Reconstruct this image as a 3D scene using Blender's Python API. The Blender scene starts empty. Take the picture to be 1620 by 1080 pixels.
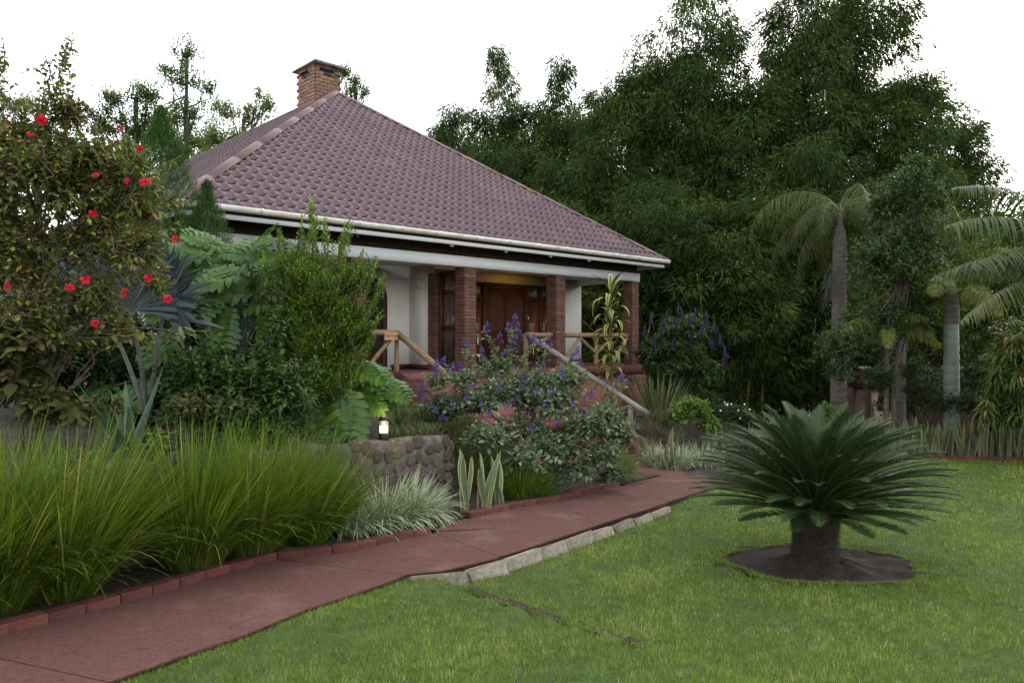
import bpy, bmesh, math, random
import numpy as np
from mathutils import Vector, Matrix
R = math.radians
rng = np.random.default_rng(11)
random.seed(5)
SC = bpy.context.scene
COL = SC.collection

# ---------------------------------------------------------------- camera, sky, sun, exposure
EYE, F, HZ = 1.6, 1165.0, 534.0            # eye height, focal length and horizon row (photo pixels, 1620 wide)
cam_d = bpy.data.cameras.new('camera'); cam = bpy.data.objects.new('camera', cam_d); COL.objects.link(cam)
cam.location = (0, 0, EYE); cam.rotation_euler = (R(90), 0, 0)
cam_d.sensor_width = 36; cam_d.lens = 36*F/1620; cam_d.shift_y = -(540-HZ)/1620
cam_d.clip_start = .05; cam_d.clip_end = 1500
SC.camera = cam
W = bpy.data.worlds.new('World'); SC.world = W; W.use_nodes = True
SUN_AZ, SUN_EL = 40, 16
nt = W.node_tree; nt.nodes.clear()
sky = nt.nodes.new('ShaderNodeTexSky'); sky.sky_type = 'NISHITA'; sky.sun_disc = False
sky.sun_elevation = R(SUN_EL); sky.sun_rotation = R(SUN_AZ); sky.dust_density = 3.5; sky.air_density = 1.0; sky.ozone_density = 1.0
hs = nt.nodes.new('ShaderNodeHueSaturation'); hs.inputs['Saturation'].default_value = .62
bg = nt.nodes.new('ShaderNodeBackground'); bg.inputs[1].default_value = .15
wo = nt.nodes.new('ShaderNodeOutputWorld')
gm = nt.nodes.new('ShaderNodeGamma'); gm.inputs[1].default_value = .32          # cloud cover evens the sky out
nt.links.new(sky.outputs[0], hs.inputs['Color']); nt.links.new(hs.outputs[0], gm.inputs[0]); hv = nt.nodes.new('ShaderNodeHueSaturation'); hv.inputs['Value'].default_value = 3.2
nt.links.new(gm.outputs[0], hv.inputs['Color']); nt.links.new(hv.outputs[0], bg.inputs[0]); nt.links.new(bg.outputs[0], wo.inputs[0])
sl = bpy.data.lights.new('sun', 'SUN'); so = bpy.data.objects.new('sun', sl); COL.objects.link(so)
sl.energy = .5; sl.angle = R(20); sl.color = (1, .92, .8)
so.rotation_euler = (R(90-SUN_EL), 0, R(180-SUN_AZ)); so.location = (20, 30, 30)
SC.view_settings.view_transform = 'Standard'; SC.view_settings.look = 'None'
SC.view_settings.gamma = 1; SC.view_settings.use_curve_mapping = False
SC.view_settings.exposure = 2.15
SC.cycles.max_bounces = 6; SC.cycles.diffuse_bounces = 3; SC.cycles.glossy_bounces = 2
SC.cycles.transmission_bounces = 3; SC.cycles.transparent_max_bounces = 6
SC.cycles.caustics_reflective = False; SC.cycles.caustics_refractive = False
SC.cycles.use_adaptive_sampling = True; SC.cycles.adaptive_threshold = .015
SC.cycles.use_denoising = True; SC.cycles.denoising_prefilter = 'NONE'

# ---------------------------------------------------------------- helpers
def nrm(a): a = np.asarray(a, float); return a/np.maximum(np.linalg.norm(a, axis=-1, keepdims=True), 1e-9)
def sst(a, b, x): t = np.clip((np.asarray(x, float)-a)/(b-a), 0, 1); return t*t*(3-2*t)
def P(px, py, d): return np.array([(px-810)/F*d, d, EYE+(HZ-py)/F*d])      # a photo pixel at depth d
def gz(x, y): y = np.asarray(y, float); return np.where(y < 40, -.05*y, -2.0)
def G(px, py, drop=0.):                                                    # a photo pixel on the sloping ground
    d = (EYE+drop)/((py-HZ)/F-.05); return np.array([(px-810)/F*d, d, -.05*d-drop])
def lawn_drop(x, y): return .085*sst(-.03, .12, (x+.39)*.726+(y-5.69)*.689)*(1-.85*sst(8.2,10.2,y))
def lawn_h(x, y): return gz(x, y)-lawn_drop(x, y)

def empty(name, loc=(0,0,0), rz=0, parent=None):
    o = bpy.data.objects.new(name, None); COL.objects.link(o); o.location = tuple(loc); o.rotation_euler = (0,0,rz)
    o.empty_display_size = .1
    if parent: o.parent = parent
    return o
def tag(o, label=None, cat=None, group=None, kind=None):
    if label: o['label'] = label
    if cat: o['category'] = cat
    if group: o['group'] = group
    if kind: o['kind'] = kind
    return o
def thing(name, label, cat, loc=(0,0,0), rz=0, group=None): return tag(empty(name, loc, rz), label, cat, group)
def link(name, me, parent=None, loc=(0,0,0), rot=(0,0,0), scale=None):
    o = bpy.data.objects.new(name, me); COL.objects.link(o); o.location = tuple(loc); o.rotation_euler = rot
    if scale is not None: o.scale = scale
    if parent: o.parent = parent
    return o

class Soup:
    """collects vertices, faces and two per-vertex values (var, acr); build() makes one mesh"""
    def __init__(s): s.V=[]; s.Fq=[]; s.Ft=[]; s.var=[]; s.acr=[]; s.n=0; s.poly=[]
    def add(s, V, quads=None, tris=None, var=0., acr=.5):
        V = np.asarray(V, float).reshape(-1,3); m = len(V); s.V.append(V)
        if quads is not None and len(quads): s.Fq.append(np.asarray(quads, np.int64)+s.n)
        if tris is not None and len(tris): s.Ft.append(np.asarray(tris, np.int64)+s.n)
        s.var.append(np.broadcast_to(np.asarray(var, float), (m,))); s.acr.append(np.broadcast_to(np.asarray(acr, float), (m,)))
        s.n += m; return s
    def ngon(s, V, var=0.):
        V = np.asarray(V, float); s.V.append(V); s.poly.append(np.arange(len(V))+s.n); s.n += len(V)
        s.var.append(np.full(len(V), var)); s.acr.append(np.full(len(V), .5)); return s
    def box(s, a, b, var=0., M=None):
        x0,y0,z0 = a; x1,y1,z1 = b
        V = np.array([[x0,y0,z0],[x1,y0,z0],[x1,y1,z0],[x0,y1,z0],[x0,y0,z1],[x1,y0,z1],[x1,y1,z1],[x0,y1,z1]], float)
        if M is not None: V = V@np.asarray(M)[:3,:3].T+np.asarray(M)[:3,3]
        return s.add(V, [[0,3,2,1],[4,5,6,7],[0,1,5,4],[1,2,6,5],[2,3,7,6],[3,0,4,7]], var=var)
    def tube(s, pts, rad, sides=6, var=0., cap=True):
        pts = np.asarray(pts, float); k = len(pts); rad = np.broadcast_to(np.asarray(rad, float), (k,))
        T = nrm(np.gradient(pts, axis=0)); ref = np.array([0,0,1.]) if abs(T[0][2]) < .9 else np.array([1.,0,0])
        A = nrm(np.cross(T, ref)); B = np.cross(T, A); th = np.arange(sides)/sides*2*math.pi
        V = pts[:,None]+rad[:,None,None]*(A[:,None]*np.cos(th)[None,:,None]+B[:,None]*np.sin(th)[None,:,None])
        i = np.arange(k-1)[:,None]*sides; j = np.arange(sides)[None]; jn = (j+1)%sides
        Q = np.stack([i+j, i+jn, i+sides+jn, i+sides+j], -1).reshape(-1,4)
        base = s.n; s.add(V, Q, var=var)
        if cap:
            s.poly.append(np.arange(sides)[::-1]+base); s.poly.append(np.arange(sides)+base+(k-1)*sides)
        return s
    def lathe(s, prof, sides=24, var=0., c=(0,0,0)):
        prof = np.asarray(prof, float); k = len(prof); th = np.arange(sides)/sides*2*math.pi
        V = np.stack([prof[:,0,None]*np.cos(th), prof[:,0,None]*np.sin(th), np.repeat(prof[:,1,None], sides, 1)], -1)+np.asarray(c)
        i = np.arange(k-1)[:,None]*sides; j = np.arange(sides)[None]; jn = (j+1)%sides
        return s.add(V, np.stack([i+j, i+jn, i+sides+jn, i+sides+j], -1).reshape(-1,4), var=var)
    def ribbons(s, Pp, D, S, L, Wd, K=3, prof=None, droop=0., var=None, fold=0., curl=None):
        Pp = np.asarray(Pp, float); n = len(Pp)
        if not n: return s
        D = np.broadcast_to(D, (n,3)); S = np.broadcast_to(S, (n,3)); L = np.broadcast_to(L, (n,)); Wd = np.broadcast_to(Wd, (n,))
        droop = np.broadcast_to(droop, (n,)); t = np.linspace(0, 1, K+1)
        if prof is None: prof = lambda t: np.sqrt(np.maximum(1-t, 0))*np.minimum(1, .35+t*3)
        C = Pp[:,None]+D[:,None]*(L[:,None]*t)[...,None]
        C[...,2] -= droop[:,None]*L[:,None]*t**2
        if curl is not None: C += curl[:,None]*(L[:,None]*t**2)[...,None]
        w = Wd[:,None]*.5*np.maximum(prof(t), .03)[None]
        H = S[:,None]*w[...,None]
        var = rng.random(n) if var is None else np.broadcast_to(var, (n,))
        if fold:
            N = nrm(np.cross(D, S)); up = N[:,None]*(fold*w)[...,None]
            V = np.stack([C-H+up, C, C+H+up], 2); c = 3; ac = [0,.5,1]
        else:
            V = np.stack([C-H, C+H], 2); c = 2; ac = [0,1]
        b = (np.arange(n)*(K+1)*c)[:,None,None]; i = (np.arange(K)*c)[None,:,None]; j = np.arange(c-1)[None,None]
        Q = np.stack(np.broadcast_arrays(b+i+j, b+i+j+1, b+i+c+j+1, b+i+c+j), -1).reshape(-1,4)
        return s.add(V.reshape(-1,3), Q, var=np.repeat(var, (K+1)*c), acr=np.tile(ac, n*(K+1)))
    def mesh(s, name, mat, smooth=False, off=None):
        V = np.concatenate(s.V); V = V if off is None else V-np.asarray(off)
        fl = []; st = []; tot = 0
        for arrs, k in ((s.Fq,4),(s.Ft,3)):
            for a in arrs:
                fl.append(a.ravel()); st.append(tot+np.arange(len(a))*k); tot += a.size
        for p in s.poly: fl.append(p); st.append(np.array([tot])); tot += len(p)
        me = bpy.data.meshes.new(name); me.vertices.add(len(V)); me.vertices.foreach_set('co', V.astype(np.float32).ravel())
        fl = np.concatenate(fl).astype(np.int32); st = np.concatenate(st).astype(np.int32)
        me.loops.add(len(fl)); me.loops.foreach_set('vertex_index', fl); me.polygons.add(len(st)); me.polygons.foreach_set('loop_start', st)
        me.update(calc_edges=True)
        for nme, arr in (('var', s.var), ('acr', s.acr)):
            me.attributes.new(nme, 'FLOAT', 'POINT').data.foreach_set('value', np.concatenate(arr).astype(np.float32))
        if smooth: me.polygons.foreach_set('use_smooth', np.ones(len(st), bool))
        me.materials.append(mat); return me
    def build(s, name, mat, parent=None, smooth=False, off=None, loc=(0,0,0), rot=(0,0,0)):
        return link(name, s.mesh(name, mat, smooth, off), parent, loc, rot)

def bevbox(name, size, b, mat, seg=1, jit=0., seed=0):
    bm = bmesh.new(); bmesh.ops.create_cube(bm, size=1)
    for v in bm.verts: v.co = Vector((v.co.x*size[0], v.co.y*size[1], v.co.z*size[2]))
    if b: bmesh.ops.bevel(bm, geom=bm.edges[:], offset=b, segments=seg, affect='EDGES', profile=.6)
    r = random.Random(seed)
    if jit:
        for v in bm.verts: v.co += Vector((r.uniform(-jit,jit), r.uniform(-jit,jit), r.uniform(-jit,jit)))
    me = bpy.data.meshes.new(name); bm.to_mesh(me); bm.free(); me.materials.append(mat); return me

# ---------------------------------------------------------------- materials
def newmat(name):
    m = bpy.data.materials.new(name); m.use_nodes = True; n = m.node_tree
    return m, n, n.nodes['Principled BSDF'], n.nodes['Material Output']
def ramp(n, stops, interp='LINEAR'):
    r = n.nodes.new('ShaderNodeValToRGB'); r.color_ramp.interpolation = interp; e = r.color_ramp.elements
    while len(e) < len(stops): e.new(.5)
    for el, (p, c) in zip(e, stops): el.position = p; el.color = (*c, 1)
    return r
def attr(n, name): a = n.nodes.new('ShaderNodeAttribute'); a.attribute_name = name; return a.outputs['Fac']
def leafmat(name, stops, rough=.45, trans=.25, spec=.4, tcol=1.6):
    spec *= .4; rough = min(.8, rough+.12)
    stops = [(p,(c[0]*.95,c[1]*.96,c[2]*.72)) if c[1] > c[2] and c[1] > c[0]*.85 else (p,c) for p,c in stops]      # greens lit by a cool sky
    m, n, b, out = newmat(name); r = ramp(n, stops); n.links.new(attr(n,'var'), r.inputs[0])
    n.links.new(r.outputs[0], b.inputs['Base Color']); b.inputs['Roughness'].default_value = rough; b.inputs['Specular IOR Level'].default_value = spec
    if trans:
        g = n.nodes.new('ShaderNodeMix'); g.data_type = 'RGBA'; g.blend_type = 'MULTIPLY'; g.inputs[0].default_value = 1
        g.inputs[7].default_value = (tcol, tcol*1.05, tcol*.5, 1); n.links.new(r.outputs[0], g.inputs[6])
        t = n.nodes.new('ShaderNodeBsdfTranslucent'); n.links.new(g.outputs[2], t.inputs[0])
        mx = n.nodes.new('ShaderNodeMixShader'); mx.inputs[0].default_value = trans
        n.links.new(b.outputs[0], mx.inputs[1]); n.links.new(t.outputs[0], mx.inputs[2]); n.links.new(mx.outputs[0], out.inputs[0])
    return m
def stripemat(name, centre, edge, lo=.45, hi=.75, rough=.45, band=None, fromvar=None):
    """leaf with a margin of another colour, running along the leaf; band adds cross bars"""
    m, n, b, out = newmat(name)
    s = n.nodes.new('ShaderNodeMath'); s.operation='SUBTRACT'; s.inputs[1].default_value=.5; n.links.new(attr(n,'acr'), s.inputs[0])
    a = n.nodes.new('ShaderNodeMath'); a.operation='ABSOLUTE'; n.links.new(s.outputs[0], a.inputs[0])
    x = n.nodes.new('ShaderNodeMath'); x.operation='MULTIPLY'; x.inputs[1].default_value=2; n.links.new(a.outputs[0], x.inputs[0])
    mr = n.nodes.new('ShaderNodeMapRange'); mr.inputs[1].default_value=lo; mr.inputs[2].default_value=hi; n.links.new(x.outputs[0], mr.inputs[0])
    mx = n.nodes.new('ShaderNodeMix'); mx.data_type='RGBA'; n.links.new(mr.outputs[0], mx.inputs[0])
    r = ramp(n, centre); n.links.new(attr(n,'var'), r.inputs[0]); csock = r.outputs[0]
    if band:
        tc = n.nodes.new('ShaderNodeTexCoord'); wv = n.nodes.new('ShaderNodeTexWave'); wv.bands_direction='Z'
        wv.inputs['Scale'].default_value=14; wv.inputs['Distortion'].default_value=6; wv.inputs['Detail'].default_value=3; wv.inputs['Detail Scale'].default_value=2
        n.links.new(tc.outputs['Object'], wv.inputs[0]); q = n.nodes.new('ShaderNodeMix'); q.data_type='RGBA'
        n.links.new(wv.outputs['Fac'], q.inputs[0]); n.links.new(csock, q.inputs[6]); q.inputs[7].default_value=(*band,1); csock = q.outputs[2]
    n.links.new(csock, mx.inputs[6]); mx.inputs[7].default_value=(*edge,1)
    n.links.new(mx.outputs[2], b.inputs['Base Color']); b.inputs['Roughness'].default_value=rough; b.inputs['Specular IOR Level'].default_value=.2
    return m
def noisemat(name, c0, c1, scale=6, rough=.8, bump=.0, detail=6, c2=None, scale2=1.5, bscale=None, spec=.3, lo=.35, hi=.65, stretch=None, rand=0., metal=0, usevar=False):
    m, n, b, out = newmat(name); tc = n.nodes.new('ShaderNodeTexCoord'); co = tc.outputs['Object']
    if stretch:
        mp = n.nodes.new('ShaderNodeMapping'); mp.inputs['Scale'].default_value = stretch; n.links.new(co, mp.inputs[0]); co = mp.outputs[0]
    nz = n.nodes.new('ShaderNodeTexNoise'); nz.inputs['Scale'].default_value=scale; nz.inputs['Detail'].default_value=detail; n.links.new(co, nz.inputs[0])
    r = ramp(n, [(lo,c0),(hi,c1)]); n.links.new(nz.outputs[0], r.inputs[0]); sock = r.outputs[0]
    if c2 is not None:
        n2 = n.nodes.new('ShaderNodeTexNoise'); n2.inputs['Scale'].default_value=scale2; n2.inputs['Detail'].default_value=8; n2.inputs['Roughness'].default_value=.65; n.links.new(co, n2.inputs[0])
        r2 = ramp(n, [(.52,(0,0,0)),(.72,(1,1,1))]); n.links.new(n2.outputs[0], r2.inputs[0])
        mx = n.nodes.new('ShaderNodeMix'); mx.data_type='RGBA'; n.links.new(r2.outputs[0], mx.inputs[0]); n.links.new(sock, mx.inputs[6]); mx.inputs[7].default_value=(*c2,1); sock = mx.outputs[2]
    if rand:
        oi = n.nodes.new('ShaderNodeObjectInfo'); mr = n.nodes.new('ShaderNodeMapRange'); mr.inputs[3].default_value=1-rand; mr.inputs[4].default_value=1+rand
        n.links.new(oi.outputs['Random'], mr.inputs[0]); h = n.nodes.new('ShaderNodeHueSaturation'); n.links.new(mr.outputs[0], h.inputs['Value']); n.links.new(sock, h.inputs['Color']); sock = h.outputs[0]
    if usevar:
        m2 = n.nodes.new('ShaderNodeMapRange'); m2.inputs[1].default_value=-1; m2.inputs[3].default_value=.80; m2.inputs[4].default_value=1.20; n.links.new(attr(n,'var'), m2.inputs[0])
        h2 = n.nodes.new('ShaderNodeHueSaturation'); n.links.new(m2.outputs[0], h2.inputs['Value']); n.links.new(sock, h2.inputs['Color']); sock = h2.outputs[0]
    n.links.new(sock, b.inputs['Base Color']); b.inputs['Roughness'].default_value=rough; b.inputs['Specular IOR Level'].default_value=spec; b.inputs['Metallic'].default_value=metal
    if bump:
        bn = n.nodes.new('ShaderNodeTexNoise'); bn.inputs['Scale'].default_value=bscale or scale*6; bn.inputs['Detail'].default_value=8; n.links.new(co, bn.inputs[0])
        bp = n.nodes.new('ShaderNodeBump'); bp.inputs['Strength'].default_value=bump; bp.inputs['Distance'].default_value=.02
        n.links.new(bn.outputs[0], bp.inputs['Height']); n.links.new(bp.outputs[0], b.inputs['Normal'])
    return m
def emat(name, col, s):
    m, n, b, out = newmat(name); b.inputs['Base Color'].default_value=(*col,1); b.inputs['Emission Color'].default_value=(*col,1); b.inputs['Emission Strength'].default_value=s; return m

M = {}
M['soil'] = noisemat('soil', (.010,.0065,.005), (.030,.019,.014), 14, .95, .8, bscale=40)
M['litter'] = noisemat('litter', (.014,.010,.007), (.05,.033,.022), 18, .95, .9, bscale=50)
M['lawn_soil'] = noisemat('lawn_soil', (.025,.045,.010), (.05,.08,.018), 5, .95, .5)
M['path'] = noisemat('path', (.080,.031,.024), (.122,.051,.040), 34, .9, .9, c2=(.150,.082,.064), scale2=2.2, bscale=140)
M['joint'] = noisemat('joint', (.02,.012,.01), (.05,.03,.025), 20, .95)
M['kerb'] = noisemat('kerb', (.062,.018,.014), (.105,.032,.025), 8, .75, .4, c2=(.07,.02,.018), scale2=3, rand=.18)
M['kerbstone'] = noisemat('kerbstone', (.15,.13,.095), (.28,.245,.185), 7, .9, .8, c2=(.06,.055,.045), scale2=5, rand=.3)
M['redfloor'] = noisemat('redfloor', (.10,.032,.030), (.155,.052,.047), 4, .6, .25, c2=(.08,.03,.026), scale2=2)
M['skirt'] = noisemat('skirt', (.05,.014,.014), (.075,.02,.02), 4, .5)
M['white'] = noisemat('white', (.74,.75,.76), (.80,.80,.80), 2.2, .7, .12, bscale=60)
M['cream'] = noisemat('cream', (.70,.68,.62), (.76,.74,.68), 2, .8, .1, bscale=60)
M['yellow'] = noisemat('yellow', (.66,.52,.26), (.72,.57,.30), 2, .8, .1, bscale=60)  # warm lamp glow put into the wall colour
M['gutter'] = noisemat('gutter', (.50,.49,.43), (.60,.59,.53), 5, .45, c2=(.38,.36,.29), scale2=3)
M['wood'] = noisemat('wood', (.040,.014,.007), (.080,.027,.012), 5, .55, .15, stretch=(14,14,1.2), spec=.2)
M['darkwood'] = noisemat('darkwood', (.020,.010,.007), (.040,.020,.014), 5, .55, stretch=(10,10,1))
M['log'] = noisemat('log', (.16,.10,.055), (.27,.18,.10), 4, .75, .4, stretch=(9,9,1.0), c2=(.10,.07,.05), scale2=3)
M['greylog'] = noisemat('greylog', (.15,.13,.11), (.26,.23,.20), 4, .85, .4, stretch=(9,9,1.0))
M['signwood'] = noisemat('signwood', (.34,.18,.085), (.46,.27,.14), 7, .6, .1, stretch=(1,12,12))
M['letter'] = noisemat('letter', (.05,.025,.012), (.07,.035,.02), 5, .7)
M['brick'] = noisemat('brick', (.145,.066,.040), (.235,.115,.072), 12, .85, .5, c2=(.09,.05,.04), scale2=5, rand=.30)
M['colbrick'] = noisemat('colbrick', (.085,.040,.028), (.15,.072,.050), 9, .8, .4, c2=(.06,.03,.026), scale2=5, rand=.28)
M['chimbrick'] = noisemat('chimbrick', (.15,.082,.052), (.235,.135,.09), 12, .9, .5, c2=(.12,.085,.07), scale2=5, rand=.28)
M['mortar'] = noisemat('mortar', (.13,.10,.08), (.22,.18,.15), 10, .95, .5)
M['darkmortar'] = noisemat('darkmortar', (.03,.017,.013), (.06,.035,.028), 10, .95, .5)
M['cement'] = noisemat('cement', (.10,.085,.075), (.19,.165,.145), 7, .95, .6)
M['tile'] = noisemat('tile', (.066,.028,.036), (.094,.042,.052), 1.6, .30, .06, c2=(.115,.058,.062), scale2=.8, spec=.5, rand=.14, bscale=30, usevar=True)
M['ridge'] = noisemat('ridge', (.075,.034,.030), (.115,.055,.047), 2, .45, .1, spec=.5, rand=.12)
M['stone'] = noisemat('stone', (.055,.043,.034), (.12,.095,.076), 14, .95, .7, rand=.3)
M['wallmortar'] = noisemat('wallmortar', (.06,.048,.038), (.13,.105,.085), 9, .95, .9, c2=(.04,.036,.024), scale2=3)
M['black'] = noisemat('black', (.012,.012,.015), (.022,.022,.026), 6, .5)
M['bark'] = noisemat('bark', (.05,.04,.03), (.11,.09,.07), 10, .95, .6, stretch=(3,3,.6))
M['twig'] = noisemat('twig', (.06,.045,.03), (.12,.09,.06), 10, .9)
M['greystem'] = noisemat('greystem', (.16,.15,.125), (.26,.24,.20), 5, .85, .4, stretch=(1,1,6))
M['greenstem'] = noisemat('greenstem', (.09,.105,.085), (.14,.155,.13), 4, .6, .2, stretch=(1,1,5))
M['palmbark'] = noisemat('palmbark', (.05,.042,.034), (.10,.085,.07), 5, .9, .5, stretch=(1,1,6))
M['culm'] = noisemat('culm', (.16,.11,.025), (.30,.19,.045), 3, .45, stretch=(2,2,.5), rand=.35)
M['browncol'] = noisemat('browncol', (.055,.032,.022), (.10,.06,.04), 4, .85, .3)
M['beige'] = noisemat('beige', (.50,.36,.25), (.60,.44,.31), 2, .9, .2, c2=(.42,.30,.21), scale2=2)
M['curtain'] = noisemat('curtain', (.42,.13,.05), (.55,.18,.075), 3, .85, stretch=(8,8,.5))
M['palecurtain'] = noisemat('palecurtain', (.32,.23,.19), (.42,.32,.27), 3, .85, stretch=(8,8,.5))
def glassmat():
    m, n, b, out = newmat('pane_glass'); g = n.nodes.new('ShaderNodeBsdfGlossy'); g.inputs['Roughness'].default_value=.03; g.inputs[0].default_value=(.9,.95,1,1)
    t = n.nodes.new('ShaderNodeBsdfTransparent'); t.inputs[0].default_value=(.80,.80,.78,1)
    f = n.nodes.new('ShaderNodeFresnel'); f.inputs[0].default_value=1.5
    mx = n.nodes.new('ShaderNodeMixShader'); fm_ = n.nodes.new('ShaderNodeMath'); fm_.operation='MULTIPLY'; fm_.inputs[1].default_value=.55; n.links.new(f.outputs[0], fm_.inputs[0]); n.links.new(fm_.outputs[0], mx.inputs[0]); n.links.new(t.outputs[0], mx.inputs[1]); n.links.new(g.outputs[0], mx.inputs[2]); n.links.new(mx.outputs[0], out.inputs[0]); return m
M['glass'] = glassmat()
M['lampglow'] = emat('lampglow', (1,.76,.40), .6)
M['bulb'] = emat('bulb', (1,.72,.36), .6)
# leaves (dark, mid, light, odd ones)
M['lawn'] = leafmat('lawn_blade', [(0,(.070,.112,.022)),(.5,(.125,.180,.042)),(.82,(.19,.245,.075)),(1,(.36,.35,.19))], .6, .2, .1)
M['dietes'] = leafmat('dietes_blade', [(0,(.04,.07,.012)),(.5,(.085,.13,.02)),(.88,(.15,.20,.035)),(1,(.30,.24,.08))], .5, .25, .25)
M['fringe'] = leafmat('fringe_blade', [(0,(.05,.085,.02)),(.6,(.12,.17,.04)),(.9,(.25,.20,.07)),(1,(.30,.20,.09))], .5, .25, .25)
M['variegated'] = stripemat('variegated_blade', [(0,(.07,.11,.05)),(1,(.12,.17,.08))], (.36,.39,.23), .15, .6)
M['sanse'] = stripemat('snake_leaf', [(0,(.055,.085,.045)),(1,(.085,.12,.06))], (.34,.34,.11), .72, .84, .4, band=(.15,.19,.12))
M['sansefar'] = stripemat('snake_leaf_far', [(0,(.045,.065,.032)),(1,(.10,.115,.05))], (.22,.21,.075), .6, .85, .45, band=(.09,.11,.06))
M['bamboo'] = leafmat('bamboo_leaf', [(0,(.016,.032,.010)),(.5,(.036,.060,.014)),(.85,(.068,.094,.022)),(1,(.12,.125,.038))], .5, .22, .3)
M['tree'] = leafmat('tree_leaf', [(0,(.032,.055,.018)),(.6,(.06,.095,.026)),(1,(.10,.14,.04))], .5, .3)
M['paletree'] = leafmat('pale_tree_leaf', [(0,(.06,.085,.028)),(.6,(.10,.135,.04)),(1,(.15,.18,.06))], .5, .35)
M['midtree'] = leafmat('mid_tree_leaf', [(0,(.024,.045,.022)),(.6,(.045,.08,.034)),(1,(.075,.115,.045))], .4, .2)
M['hibiscus'] = leafmat('hibiscus_leaf', [(0,(.05,.072,.02)),(.40,(.10,.13,.03)),(.64,(.13,.13,.042)),(.84,(.18,.125,.055)),(.94,(.26,.11,.045)),(.97,(.18,.25,.05)),(1,(.2,.28,.05))], .5, .2)
M['yellowleaf'] = leafmat('yellowing_leaf', [(0,(.03,.042,.014)),(.5,(.05,.055,.018)),(.8,(.10,.09,.03)),(1,(.11,.065,.035))], .6, .2)
M['petal'] = leafmat('hibiscus_petal', [(0,(.26,.007,.013)),(1,(.46,.016,.034))], .5, .25, .2, 1.1)
M['duranta'] = leafmat('small_bright_leaf', [(0,(.045,.09,.014)),(.5,(.085,.155,.02)),(.9,(.15,.24,.035)),(1,(.25,.31,.06))], .4, .25)
M['broad'] = leafmat('broad_leaf', [(0,(.025,.055,.018)),(.6,(.045,.09,.028)),(.9,(.08,.14,.04)),(1,(.14,.17,.04))], .4, .2)
M['philo'] = leafmat('lobed_leaf', [(0,(.025,.062,.012)),(.6,(.052,.112,.02)),(1,(.11,.18,.035))], .28, .25, .7)
M['bluefan'] = leafmat('blue_fan_segment', [(0,(.05,.068,.072)),(1,(.095,.12,.127))], .5, .08)
M['aloe'] = stripemat('aloe_leaf', [(0,(.045,.085,.05)),(1,(.07,.12,.07))], (.12,.16,.08), .9, 1, .4)
M['conifer'] = leafmat('conifer_spray', [(0,(.035,.075,.03)),(.6,(.06,.12,.04)),(1,(.10,.17,.055))], .55, .12)
M['purpleleaf'] = leafmat('felted_leaf', [(0,(.06,.085,.062)),(.5,(.115,.15,.11)),(.9,(.19,.235,.175)),(1,(.25,.29,.22))], .6, .2, .2)
M['purple'] = leafmat('purple_petal', [(0,(.075,.045,.165)),(1,(.16,.105,.30))], .6, .2, .2, 1.1)
M['lilac'] = leafmat('lilac_petal', [(0,(.05,.04,.10)),(1,(.09,.07,.16))], .6, .2, .2, 1.1)
M['flat'] = leafmat('dark_leaf', [(0,(.013,.026,.012)),(.6,(.027,.048,.018)),(1,(.05,.075,.025))], .45, .15)
M['lightshrub'] = leafmat('light_leaf', [(0,(.05,.10,.025)),(.6,(.09,.155,.035)),(1,(.15,.22,.05))], .45, .25)
M['whitepetal'] = leafmat('white_petal', [(0,(.7,.7,.72)),(1,(.85,.85,.85))], .6, .2, .2, 1)
M['yellowpetal'] = leafmat('yellow_petal', [(0,(.75,.45,.02)),(1,(.8,.55,.04))], .6, .2, .2, 1)
M['dracaena'] = stripemat('dracaena_leaf', [(0,(.03,.06,.015)),(1,(.06,.10,.02))], (.30,.28,.06), .45, .72, .4)
M['flax'] = leafmat('flax_blade', [(0,(.05,.06,.035)),(.6,(.10,.11,.06)),(1,(.17,.16,.08))], .5, .15)
M['cover'] = leafmat('cover_leaf', [(0,(.05,.075,.025)),(.6,(.075,.105,.035)),(1,(.10,.065,.06))], .5, .15)
M['cycad'] = leafmat('cycad_leaflet', [(0,(.014,.030,.013)),(.6,(.027,.050,.020)),(1,(.07,.095,.03))], .42, .06, .45)
M['foxtail'] = leafmat('foxtail_leaflet', [(0,(.05,.07,.022)),(.6,(.10,.12,.035)),(1,(.19,.17,.05))], .45, .25)
M['palm'] = leafmat('palm_leaflet', [(0,(.025,.042,.016)),(.6,(.05,.07,.022)),(1,(.11,.10,.03))], .4, .2)
M['royal'] = leafmat('royal_leaflet', [(0,(.025,.04,.02)),(.6,(.05,.07,.035)),(1,(.11,.11,.04))], .35, .2)
M['oldpalm'] = leafmat('dry_leaflet', [(0,(.022,.025,.011)),(.6,(.04,.042,.016)),(1,(.07,.065,.03))], .6, .2)
M['deadpalm'] = leafmat('dead_leaflet', [(0,(.04,.035,.034)),(1,(.09,.08,.08))], .7, .1)
M['mango'] = leafmat('mango_leaf', [(0,(.03,.055,.018)),(.5,(.06,.095,.025)),(.8,(.14,.15,.04)),(1,(.20,.13,.06))], .4, .2)

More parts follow.
